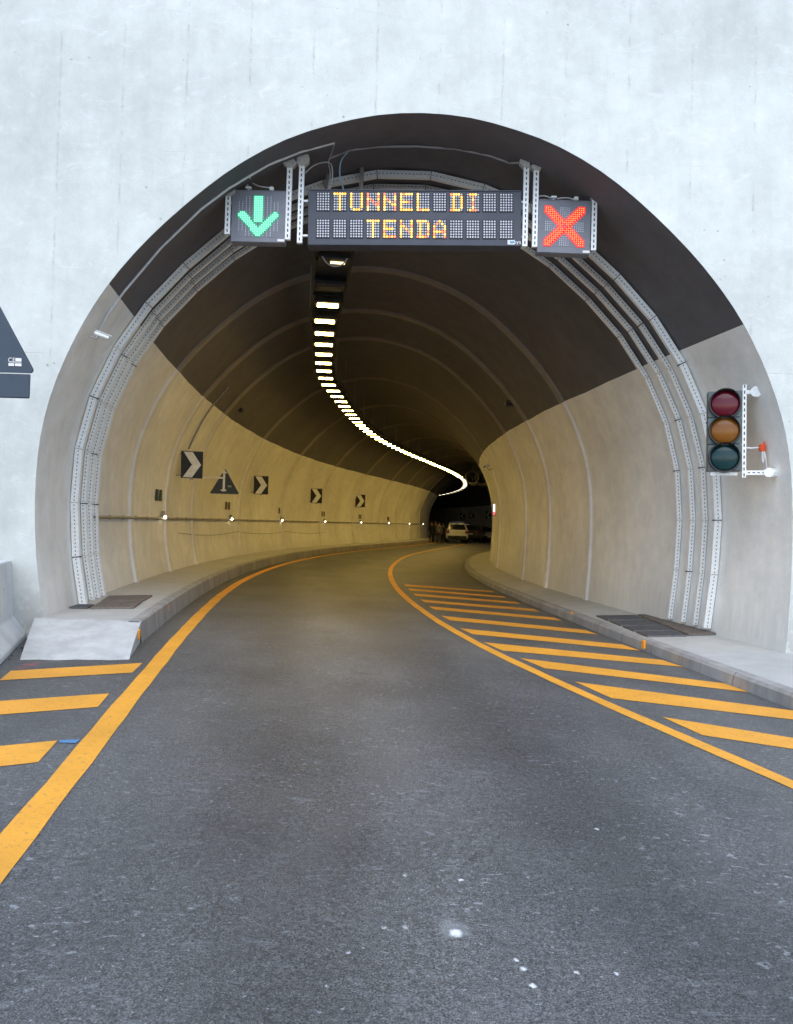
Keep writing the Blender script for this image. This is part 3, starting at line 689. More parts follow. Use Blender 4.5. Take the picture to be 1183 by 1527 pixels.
# ------------------------------------------------------------------ lane control signs
def lane_sign(px0, py0, px1, py1, kind, label):
    c, w_, h_ = img_quad(px0, py0, px1, py1, YG)
    o = empty('lane_signal', (c.x, YG, c.z), label, 'lane signal'); o.rotation_euler = (0, -.004 if kind == 'arrow' else .012, 0)
    mb = MB(); mb.box((0, .08, 0), w_, .16, h_, 0, None, .006); mb.box((0, -.004, -h_ / 2 + .012), w_ - .01, .008, .012); mb.box((0, -.004, h_ / 2 - .010), w_ - .01, .008, .01); local(mb, 'cabinet', GREYC, o)
    n = 23 if kind == 'arrow' else 19; p_ = w_ * .75 / n
    mbu = MB(); mbu.box((0, -.0012, 0), w_ * .77, .0024, w_ * .77, 1); mbg = MB(); mbl = MB()
    def dseg(x, y, ax, ay, bx, by):
        dx, dy = bx - ax, by - ay; t = max(0, min(1, ((x - ax) * dx + (y - ay) * dy) / (dx * dx + dy * dy))); return math.hypot(x - ax - dx * t, y - ay - dy * t)
    for j in range(n):
        for i in range(n):
            x = (i - (n - 1) / 2) / n * .75; y = (j - (n - 1) / 2) / n * .75     # in cabinet widths, y up
            if kind == 'arrow':
                on = (abs(x) < .092 and -.115 < y < .405) or (dseg(x, y, -.30, .018, 0, -.305) < .066) or (dseg(x, y, .30, .005, 0, -.305) < .066)
                if on and -.155 < y <= -.10 and abs(x) < .07: on = False
                mk = abs(x) < .36 and abs(y) < .36 and not (abs(x) > .28 and abs(y) > .28) and (i % 2 == 0)
            else:
                d1 = dseg(x, y, -.325, .325, .325, -.325); d2 = dseg(x, y, -.325, -.325, .325, .325); on = min(d1, d2) < .066 and math.hypot(x, y) > .055
                mk = (abs(x) < .10 or abs(y) < .10)
            X, Z = x * w_, y * w_
            if on:
                mbg.box((X, -.004 - .0002 * ((i * 7 + j * 13) % 5), Z), p_ * 1.9, .004, p_ * 1.9); r_ = p_ * (.34 if kind == 'arrow' else .25)  # added glowing square behind each lit diode, wider than it, as its halo
                mbl.box((X, -.010, Z), r_ * 2, .006, r_ * 2)
            elif mk:
                mbu.box((X, -.003, Z), p_ * .42, .005, p_ * .42)
    local(mbu, 'unlit_diodes', [LEDU, GREYC], o); local(mbg, 'lens', GLOWG if kind == 'arrow' else GLOWX, o); local(mbl, 'green_arrow' if kind == 'arrow' else 'red_cross', LEDG if kind == 'arrow' else LEDX, o)  # the lens mesh is the imitated diode halo, not a real cover
    mb = MB(); mb.box((w_ * .43, -.003, -h_ / 2 + .035), w_ * .13, .005, .032); local(mb, 'maker_sticker', WHITE, o)
    # top fittings: a small white spotlight and a junction box
    for dx, sz in ((-.21, (.085, .07, .03)), (.22, (.06, .06, .055))):
        mb = MB(); mb.box((dx * w_, .05, h_ / 2 + .055 - sz[2] / 4), *sz, 0, None, .008); mb.tube([(dx * w_, .05, h_ / 2 - .01), (dx * w_, .05, h_ / 2 + .05)], .012, 6)
        local(mb, 'top_fitting', GALV, o)
    for sx in (-1, 1):
        for z in (.55, -.5):
            mb = MB(); mb.box((sx * (w_ / 2 + .012), .05, z * h_ / 2), .03, .03, .02); local(mb, 'bracket', GALV, o)
    return o
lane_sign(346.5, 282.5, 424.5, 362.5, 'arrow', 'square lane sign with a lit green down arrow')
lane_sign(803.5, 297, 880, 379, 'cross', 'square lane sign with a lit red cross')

# ------------------------------------------------------------------ conduits and cables at the mouth
def on_vault(pts, off=.03, sub=4):
    out_ = []
    for (x0, y0), (x1, y1) in zip(pts[:-1], pts[1:]):
        for k in range(sub): out_.append(wall_hit(x0 + (x1 - x0) * k / sub, y0 + (y1 - y0) * k / sub, off))
    out_.append(wall_hit(*pts[-1], off)); return out_
def cable(pts, r, mat, label, cat='cable', name='cable', group=None):
    mb = MB(); mb.tube(pts, r, 8); return tag(mb.build(name, mat, None, True), label, cat, group)
def spl(pts, n=20):
    pts = [Vector(q) for q in pts]; out_ = []
    P_ = [pts[0] * 2 - pts[1]] + pts + [pts[-1] * 2 - pts[-2]]
    for i in range(1, len(P_) - 2):
        for k in range(n // (len(pts) - 1) + 1):
            t = k / (n // (len(pts) - 1) + 1); a, b, c, d = P_[i - 1:i + 3]
            out_.append(.5 * ((2 * b) + (c - a) * t + (2 * a - 5 * b + 4 * c - d) * t * t + (3 * b - a - 3 * c + d) * t ** 3))
    out_.append(pts[-1]); return out_
cable(on_vault([(143, 505), (160, 470), (185, 435), (240, 370), (300, 312), (341, 281), (400, 246), (450, 226), (499, 213)]), .017, CABW, 'white conduit climbing the left arch from the camera to the crown', 'conduit', 'conduit')
cable(on_vault([(492, 236), (520, 224), (560, 219), (620, 218), (680, 222), (730, 232), (760, 243), (782, 243)]), .016, CABLE, 'grey conduit arching over the message board', 'conduit', 'conduit')
cable(spl([wall_hit(499, 214, .02), plane(494, 230, 10.7), plane(490, 243, 10.75), plane(493, 258, 10.75), plane(490, 282, 10.7)]), .011, CABLE, 'grey cable dropping from the conduit end behind the message board')
cable(spl([wall_hit(520, 225, .02), plane(509, 240, 10.72), plane(507, 262, 10.72), plane(513, 284, 10.7)]), .011, CABB, 'bluish cable dropping to the top of the message board')
cable(spl([plane(451, 262, 10.62), plane(470, 246, 10.66), plane(492, 243, 10.7), plane(496, 262, 10.7), plane(492, 282, 10.7)]), .010, CABLE, 'thin looped cable between the left post and the message board')
cable(spl([plane(345, 283, 10.62), plane(356, 274, 10.62), plane(370, 276, 10.58)]), .009, CABW, 'short white cable to the lamp above the green arrow')
cable(spl([wall_hit(372, 262, .02), plane(376, 272, 10.62), plane(388, 278, 10.6), plane(402, 280, 10.58)]), .009, CABW, 'white cable curling down to the box above the green arrow')
cable(spl([plane(802, 293, 10.64), plane(812, 292, 10.62), plane(826, 296, 10.58), plane(845, 295, 10.58), plane(858, 298, 10.58)]), .009, CABW, 'white cable linking the fittings above the red cross')
cable(spl([plane(800, 296, 10.62), plane(792, 302, 10.64), plane(793, 312, 10.64), plane(800, 314, 10.62)]), .009, CABLE, 'small coil of cable between the two right posts')

# cctv cameras
def cctv(q, d, scale, label):
    o = empty('security_camera', q, label, 'camera'); d = Vector(d).normalized()
    mb = MB(); mb.tube([-d * .0, d * .06 * scale, d * .32 * scale, d * .34 * scale], [.04 * scale, .05 * scale, .05 * scale, .042 * scale], 12); mb.bar(d * .02 * scale + Vector((0, 0, .058 * scale)), d * .40 * scale + Vector((0, 0, .058 * scale)), .115 * scale, .012 * scale); local(mb, 'housing', GALV, o)
    mb = MB(); mb.tube([d * .335 * scale, d * .35 * scale], [.034 * scale, .03 * scale], 10); local(mb, 'lens', BLACK, o)
    mb = MB(); mb.tube([d * .12 * scale + Vector((0, 0, -.04 * scale)), d * .10 * scale + Vector((-.05 * scale if d.x > 0 else .05 * scale, 0, -.11 * scale)), Vector((-.14 * scale if d.x > 0 else .14 * scale, .0, -.09 * scale))], .016 * scale, 8); local(mb, 'bracket', GALVD, o)
    return o
cctv(wall_hit(141, 496, .16), (.85, .45, -.25),   .55, 'small white security camera on the left arch at the conduit foot')
cctv(wall_hit(729, 695, .35), (-.5, -.8, -.15), 1.0, 'pale security camera on the right wall deep inside')

# ------------------------------------------------------------------ traffic light on the right
YT = 10.25
c, w_, h_ = img_quad(1058.5, 582, 1103, 703, YT)
tl_ob = empty('traffic_light', (c.x, YT, c.z), 'three lens traffic light, all dark, fixed to the right portal wall', 'traffic light'); tl_ob.rotation_euler = (0, -.01, R(-17))
mb = MB()
for k in (-1, 0, 1): mb.box((0, .10, k * h_ / 3), w_, .20, h_ / 3 - .004, 0, None, .008)
mb.box((0, .10, 0), w_ - .05, .17, h_ - .03)
local(mb, 'housing', GREENH, tl_ob)
def lensmat(name, col):
    m, t, b = nodes(name); b.inputs['Base Color'].default_value = col + (1,); b.inputs['Roughness'].default_value = .2; b.inputs['Specular IOR Level'].default_value = .25; b.inputs['Coat Weight'].default_value = .25; b.inputs['Coat Roughness'].default_value = .05
    v = N(t, 'ShaderNodeTexVoronoi', Scale=110.0); t.links.new(pos(t), v.inputs['Vector']); bump(t, b, v.outputs['Distance'], .03, .003); return m
for k, (nm, col) in enumerate((('red_lens', (.10, .003, .012)), ('amber_lens', (.20, .070, .004)), ('green_lens', (.004, .032, .034)))):
    z0 = (1 - k) * h_ / 3; r0 = w_ * .435; mb = MB(); rings = []
    for q in range(7):
        a_ = R(90 * q / 6); rr = r0 * math.cos(a_); yy = -.012 - .045 * math.sin(a_)
        rings.append([(rr * math.cos(2 * math.pi * i / 28), yy, z0 + rr * math.sin(2 * math.pi * i / 28)) for i in range(29)])
    mb.grid(rings); local(mb, nm, lensmat(nm, col), tl_ob, True)
    mb = MB(); n = 28; prs = []
    for q, (rr, yy) in enumerate(((r0 * 1.0, -.004), (r0 * 1.0, -.05), (r0 * 1.09, -.05), (r0 * 1.12, -.0))): prs.append([(rr * math.cos(2 * math.pi * i / n), yy, z0 + rr * math.sin(2 * math.pi * i / n)) for i in range(n + 1)])
    mb.grid(prs)
    vis = []
    for q, (yy, a0_, a1_) in enumerate(((-.045, 10, 170), (-.09, 35, 145), (-.12, 60, 120))): vis.append([(r0 * 1.06 * math.cos(R(a0_ + (a1_ - a0_) * i / 16)), yy, z0 + r0 * 1.06 * math.sin(R(a0_ + (a1_ - a0_) * i / 16))) for i in range(17)])
    mb.grid(vis); local(mb, 'visor', DARKM, tl_ob, True)
px_ = w_ / 2 + .04
mb = MB(); mb.box((px_, .08, .0), .05, .06, h_ + .17)
for k in range(16): mb.box((px_, .0485, -h_ / 2 - .05 + k * .08), .014, .003, .04, 1)
mb.box((px_ - .052, .05, 0), .03, .05, h_ * .84, 0, None, .006)
local(mb, 'mounting_channel', [GALV, SLOT], tl_ob)
wq = wall_hit(1120, 587, 0.0); rq = Vector(wq) - Vector(tl_ob.location)
mb = MB(); mb.box((px_ + .09, .07, h_ / 2 - .02), .14, .06, .05); mb.prism([(px_ + .14 + .075 * math.cos(R(a_)), .02, h_ / 2 - .02 + .075 * math.sin(R(a_))) for a_ in range(10, 370, 45)], (.09, .09, 0)); local(mb, 'upper_bracket', GALV, tl_ob)
mb = MB(); mb.box((px_ + .16, .07, -h_ / 2 - .02), .30, .045, .06); mb.box((-.0, .07, -h_ / 2 - .035), w_ * .8, .05, .04)
for k in range(4): mb.box((px_ + .06 + k * .06, .046, -h_ / 2 - .02), .03, .003, .012, 1)
mb.prism([(px_ + .30 + .065 * math.cos(R(a_)), .02, -h_ / 2 - .02 + .065 * math.sin(R(a_))) for a_ in range(10, 370, 45)], (.06, .09, 0)); local(mb, 'lower_bracket', [GALV, SLOT], tl_ob)
jb = wall_hit(1137, 668, .06)
mb = MB(); mb.box((0, 0, 0), .075, .07, .10, 0, None, .012); mb.tube([(.01, -.02, .05), (.012, -.02, .085)], .012, 8); mb.tube([(-.037, 0, .01), (-.06, 0, .008)], .012, 8); jbo = mb.build('junction_box', ORNG); jbo.location = jb; tag(jbo, 'small orange junction box beside the traffic light', 'junction box')
tlp = Vector(tl_ob.location)
cable(spl([tlp + Vector((px_ + .02, .07, -.20)), jb + Vector((-.18, -.03, -.01)), jb + Vector((-.05, 0, .005))]), .011, CABW, 'white cable from the traffic light to the orange box')
cable(spl([jb + Vector((.015, -.02, -.05)), jb + Vector((.035, -.03, -.16)), jb + Vector((.055, -.02, -.27))]), .011, CABW, 'white cable hanging from the orange box to the lower bracket')
cable(spl([jb + Vector((-.01, -.02, -.05)), jb + Vector((-.012, -.03, -.16)), jb + Vector((.005, -.03, -.19)), jb + Vector((.012, -.02, -.05))]), .008, CABW, 'short loop of white cable under the orange box')

# ------------------------------------------------------------------ ceiling luminaires on their tray
ULT, HLT = -.889, 5.913
DU_S = [0, 15, 16.3, 17.4, 19.3, 21.2, 23.2, 24.4, 26.5, 28.8, 30.9, 34, 38, 120]; DU_U = [.05, .05, .015, .015, -.016, -.09, -.118, -.04, .045, .075, .08, .03, 0, 0]
lu = lambda s: ULT + float(np.interp(s, DU_S, DU_U)); lz = HLT - CROSS * 0 + CROSS * ULT
mb = MB()
for side_ in (-1, 1):
    rows = []
    s = 11.75
    while s < 128:
        x0 = lu(s) + side_ * .31; rows.append([P(s, x0 - .02, lz + .09), P(s, x0 + .02, lz + .09), P(s, x0 + .02, lz + .19), P(s, x0 - .02, lz + .19), P(s, x0 - .02, lz + .09)]); s += .5
    mb.grid(rows)
s = 11.9
while s < 128: mb.bar(P(s, lu(s) - .31, lz + .14), P(s, lu(s) + .31, lz + .14), .05, .03); s += 1.0
lt_tray = tag(mb.build('lighting_tray', DARKM), 'long dark cable tray under the vault carrying the row of lamps', 'cable tray')
mb = MB(); rows = []
s = 11.75
while s < 128: rows.append([P(s, lu(s) - .28, lz + .165), P(s, lu(s) + .28, lz + .165)]); s += .5
mb.grid(rows); o = mb.build('floor_sheet', DARKM); o.parent = lt_tray
s = 12.4
while s < 60:
    for sd in (-.33, .33):
        u = lu(s) + sd; top = 7.08 - (abs(u - U0) ** 2) * .105
        mb = MB(); mb.bar(P(s, u, lz + .1), P(s, u, top), .03, .03); o = mb.build('hanger', GALVD); o.parent = lt_tray
    s += 3.2
for px in (490, 540):
    a = plane(px, 246, 11.35); mb = MB(); mb.box((a.x, 11.35, a.z - .32), .06, .06, .75); mb.box((a.x, 11.35, a.z + .04), .13, .10, .06); o = mb.build('hanger', GALVD); o.parent = lt_tray
def luminaire(lmat, sx=.40, sy=.23, ox=0.0):
    root = bpy.data.objects.new('ceiling_lamp', None); C.objects.link(root)
    mb = MB(); mb.box((0, 0, .055), .52, .42, .09, 0, None, .015); mb.box((0, 0, .095), .40, .30, .03)
    for k in range(5): mb.box((-.16 + k * .08, 0, .118), .012, .28, .03)
    local(mb, 'housing', DARKM, root)
    mb = MB(); mb.box((ox, 0, .004), sx, sy, .012, 0, None, .004); local(mb, 'diffuser', lmat, root)
    return root
protos = {}
def put_lamp(s, lmat, key, label, group):
    if key not in protos: protos[key] = luminaire(lmat, *((.24, .10, .06) if key == 'dim' else ())); o = protos[key]
    else: o = copy_tree(protos[key])
    th = frame(s)[2]; o.location = P(s, lu(s), lz - .02); o.rotation_euler = (math.atan(SLOPE), 0, -th); tag(o, label, 'ceiling lamp', group); return o
q = plane(500, 392, 12.3); s, u = su(q)
f0 = put_lamp(s, LAMPD, 'dim', 'first ceiling lamp by the tunnel mouth, glowing dimly under the message board', 'ceiling lamps')
cable(spl([P(s - .2, lu(s) - .20, lz - .0), P(s - .2, lu(s) - .12, lz - .10), P(s - .2, lu(s), lz - .14), P(s - .2, lu(s) + .13, lz - .10), P(s - .2, lu(s) + .2, lz + .0)]), .011, CABW, 'white cable looping below the first dim ceiling lamp')
put_lamp(13.95, simple('lamp_off', (.05, .045, .04), .4), 'off', 'unlit ceiling lamp between the dim first lamp and the bright row', 'ceiling lamps')
s = 15.05; n = 0
while s < 122:
    if s < 69: put_lamp(s, LAMP, 'lit', 'brightly lit square lamp in the long row under the vault', 'bright ceiling lamps')
    else: put_lamp(s, LAMPF, 'far', 'weaker lamp at the far end of the ceiling row', 'far ceiling lamps')
    s += (1.2 if n == 0 else 1.06) if s < 69 else (2.0 if s < 88 else 3.2); n += 1

# ------------------------------------------------------------------ left wall: conduit, foot lamps, marker plates
def on_left(s, z, off=0.0): return P(s, U0 - halfw(z) + off, z)
mb = MB(); mb.tube([on_left(13.3 + i * .5, 1.655, .045) for i in range(125)], .026, 8)
for i in range(60): mb.box(on_left(13.6 + i, 1.655, .02), .05, .03, .07)
tag(mb.build('wall_conduit', GALVD, None), 'straight pipe along the left wall at shoulder height', 'pipe')
cable([on_left(20.6 + i * .5, 1.28 - .10 * abs(math.sin(i * .21)) - .004 * i, .03) for i in range(44)], .006, CABK, 'thin dark cable sagging below the pipe on the left wall')
cable([on_left(20.6, z, .03) for z in np.linspace(3.5, 5.2, 10)] , .022, GALVD, 'thin vertical conduit above the nearest chevron sign on the left wall', 'conduit', 'conduit')
ordn = ['nearest', 'second', 'third', 'fourth', 'fifth', 'sixth', 'seventh', 'farthest']
fs = [18.93, 27.0, 34.6, 41.9, 49.06, 56.2, 63.8, 72.7]
fp = None
for i, s in enumerate(fs):
    if fp is None:
        fp = bpy.data.objects.new('wall_lamp', None); C.objects.link(fp); o = fp
        mb = MB(); mb.box((-.02, 0, .05), .06, .14, .16, 0, None, .01); local(mb, 'housing', GALVD, fp)
        mb = MB(); mb.tube([(.0, 0, -.02), (.03, 0, -.02), (.055, 0, -.02), (.062, 0, -.02)], [.034, .038, .03, .012], 10); local(mb, 'bulb', FOOT, fp, True)
    else: o = copy_tree(fp)
    q = on_left(s, 1.70, .09); o.location = q; o.rotation_euler = (0, 0, -frame(s)[2])
    tag(o, ordn[i] + ' small glowing lamp on the pipe along the left wall', 'wall lamp', 'small lamps along the left wall')
k = 0
for i, (s, z) in enumerate(((18.63, 2.20), (26.72, 2.14), (34.55, 2.12), (41.76, 2.10), (49.05, 2.06), (56.27, 2.02))):
    for side_ in (0, 1):
        ss = s + (.0 if side_ == 0 else .36) - .18; mb = MB(); th = frame(ss)[2]
        mb.box((0, 0, 0), .02, .19, .27, 0, None, .004); o = mb.build('marker_plate', GREEN if i == 0 else BROWN); o.location = on_left(ss, z, .03); o.rotation_euler = (0, 0, -th)
        tag(o, ('left' if side_ == 0 else 'right') + ' plate of the ' + ('nearest green' if i == 0 else ordn[i] + ' brown') + ' pair on the left wall', 'marker plate', 'pairs of marker plates along the left wall')
q = wall_hit(360, 612, .04); s, u = su(q); mb = MB(); mb.box((0, 0, 0), .10, .35, .12, 0, None, .01); mb.box((0.052, 0, 0), .01, .30, .02); o = mb.build('vault_box', BLACK); o.location = q; o.rotation_euler = (0, R(30), -frame(s)[2]); tag(o, 'small black box on the dark vault above the chevrons', 'box')
q = wall_hit(760, 602, .06); s, u = su(q); mb = MB(); mb.box((0, 0, 0), .22, .30, .14, 0, None, .02); mb.box((0, -.2, .05), .10, .12, .08); o = mb.build('vault_box', DARKM); o.location = q; tag(o, 'small grey device on the vault above the right wall', 'box')

# ------------------------------------------------------------------ chevron signs
def chevron(q, face, right, size, label, grp, mount, dim=False):
    """q centre, face = unit vector the sign looks along, right: chevron points to viewer's right"""
    f = Vector((face[0], face[1], 0)).normalized(); ang = math.atan2(f.y, f.x) + math.pi / 2
    o = empty('chevron_sign', q, label, 'chevron sign', grp); o.rotation_euler = (0, 0, ang)
    w_, h_ = size; mb = MB(); mb.box((0, 0, 0), w_, .025, h_, 0, None, .006); local(mb, 'panel', BLACK, o)
    sg = 1 if right else -1; t = w_ * .42
    x0, x1 = -w_ * .40, w_ * .42
    pts = [(x0, h_ * .47), (x0 + t, h_ * .47), (x1, 0), (x0 + t, -h_ * .47), (x0, -h_ * .47), (x1 - t, 0)]
    mb = MB(); mb.prism([(sg * x, -.0165, z) for x, z in pts], (0, .003, 0)); local(mb, 'chevron', WHITE, o)
    mloc = Matrix.Rotation(-ang, 3, 'Z') @ (Vector(mount) - Vector(q))
    mb = MB(); mb.bar((0, .03, -h_ * .5), (0, .03, h_ * .5), .04, .03)
    for z in (-.4, .4): mb.bar((0, .03, z * h_), (mloc.x, mloc.y, z * h_), .03, .03)
    mb.box((0, .02, -h_ * .53), .09, .05, .03); local(mb, 'bracket', GALVD, o)
    return o
for i, (px, py, sz) in enumerate(((286.5, 693, .70), (389.5, 723.5, .72), (472, 739.5, .76), (537.5, 747, .80))):
    q = wall_hit(px, py, .38); s, u = su(q); th = frame(s)[2]
    back = Vector((-math.sin(th), -math.cos(th), 0)); inw = Vector((math.cos(th), -math.sin(th), 0))
    tocam = Vector((-q.x, -q.y, 0)).normalized(); f = (back * .8 + inw * .1 + tocam * .5)
    chevron(q, f, True, (sz * .78, sz), ordn[i] + ' black and white chevron on the left wall, pointing right', 'chevrons pointing right on the left wall', q - inw * .40)
# the back of a triangular sign on an arm
q = wall_hit(335.5, 718, .75); s, u = su(q); th = frame(s)[2]; inw = Vector((math.cos(th), -math.sin(th), 0))
o = empty('triangle_sign', q, 'dark triangular sign seen from behind on an arm from the left wall', 'road sign'); o.rotation_euler = (0, 0, -th * .5)
sc_ = (q.y / 1133.5) * 44
mb = MB(); mb.prism(tri_round(0, -sc_ * .42, sc_, .025, 0), (0, .02, 0)); local(mb, 'panel', SIGNB, o)
mb = MB(); mb.box((-.02, -.03, .02), .06, .04, sc_ * .72); mb.bar((-.02, -.03, sc_ * .12), (-.80, .05, sc_ * .12), .05, .05); mb.box((-.02, -.05, sc_ * .30), .16, .03, .04); mb.box((-.02, -.05, -sc_ * .30), .16, .03, .04); local(mb, 'bracket', GALV, o)
mb = MB(); mb.box((sc_ * .17, -.003, -sc_ * .16), .11, .004, .05); local(mb, 'sticker', CABLE, o)

# ------------------------------------------------------------------ far end: right wall chevrons, lit sign, jet fans, small post
def far_right(px, py, off): return wall_hit(px, py, off, 80)
for i, (px, py) in enumerate(((690, 769.5), (703.5, 769), (728.5, 768))):
    q = far_right(px, py, .35); s, u = su(q); th = frame(s)[2]; inw = Vector((-math.cos(th), math.sin(th), 0)); tocam = Vector((-q.x, -q.y, 0)).normalized()
    lab = ('leftmost of the three left pointing chevrons behind the parked cars', 'middle one of the three left pointing chevrons behind the parked cars', 'rightmost left pointing chevron by the lit red sign')[i]
    chevron(q, tocam + inw * .3, False, (.75, .95), lab, 'chevrons pointing left at the far bend', q - inw * .35)
q = wall_hit(737, 760, .3); s, u = su(q)
o = empty('lit_sign', q, 'narrow glowing white and red sign at the edge of the right wall', 'lit sign')
hh = q.y / 1133.5; mb = MB(); mb.box((0, .05, 0), hh * 4.5, .10, hh * 18.5, 0, None, .01); local(mb, 'case', DARKM, o)
mb = MB(); mb.box((0, -.003, hh * 2.6), hh * 3.2, .006, hh * 11.5); local(mb, 'white_panel', emit('panel_white', (.9, .85, .9), .75, sample=False), o)
mb = MB(); mb.box((0, -.003, -hh * 5.6), hh * 3.2, .006, hh * 5); local(mb, 'red_panel', emit('panel_red', (.9, .12, .16), .7, sample=False), o)
for k, (px, py) in enumerate(((706, 713), (720, 714))):
    dd = ray(px, py); q = EYE + dd * (66 / dd.y); s, u = su(q)
    o = empty('jet_fan', q, ('left' if k == 0 else 'right') + ' dark round jet fan hung under the vault at the far bend', 'jet fan', 'jet fans under the vault')
    th = frame(s)[2]; o.rotation_euler = (0, 0, -th)
    mb = MB(); prs = []
    for rr, yy in ((.50, -1.2), (.56, -1.25), (.60, -1.15), (.60, 1.15), (.52, 1.2), (.50, 1.1), (.46, -.9), (.50, -1.2)): prs.append([(rr * math.cos(2 * math.pi * i / 24), yy, rr * math.sin(2 * math.pi * i / 24)) for i in range(25)])
    mb.grid(prs); local(mb, 'casing', GALVD, o, True)
    mb = MB()
    for i in range(8):
        a_ = 2 * math.pi * i / 8; mb.bar((0.1 * math.cos(a_), -.6, .1 * math.sin(a_)), (.44 * math.cos(a_), -.55, .44 * math.sin(a_)), .12, .02)
    mb.tube([(0, -.75, 0), (0, -.3, 0)], .12, 10); local(mb, 'rotor', DARKM, o)
    mb = MB(); mb.bar((0, -.8, .58), (0, -.8, max(.7, 7.0 - (q.z - SLOPE * s))), .06, .06); mb.bar((0, .8, .58), (0, .8, max(.7, 7.0 - (q.z - SLOPE * s))), .06, .06); local(mb, 'hanger', GALVD, o)

# ------------------------------------------------------------------ vehicles at the far end
def paint(name, col, rough=.3, metal=.0):
    m, t, b = nodes(name); f = noise(t, pos(t), 3, 3)
    t.links.new(ramp(t, f, [(.3, tuple(c * .92 for c in col)), (.7, tuple(min(1, c * 1.05) for c in col))]), b.inputs['Base Color']); b.inputs['Roughness'].default_value = rough; b.inputs['Metallic'].default_value = metal; b.inputs['Coat Weight'].default_value = .6
    return m
GLASS = simple('car_glass', (.01, .012, .014), .08, 0, .1, 3, .6); TYRE = simple('tyre_rubber', (.015, .015, .015), .85); RIM = simple('rim_alloy', (.32, .32, .33), .35, .7)
TAILR = simple('tail_lamp_red', (.22, .01, .012), .25); HEADW = simple('head_lamp_clear', (.62, .64, .66), .15); PLAT = simple('plate_white', (.72, .72, .70), .5); TRIM = simple('bumper_black', (.02, .02, .021), .6); BLUEL = simple('beacon_blue', (.03, .10, .45), .2)
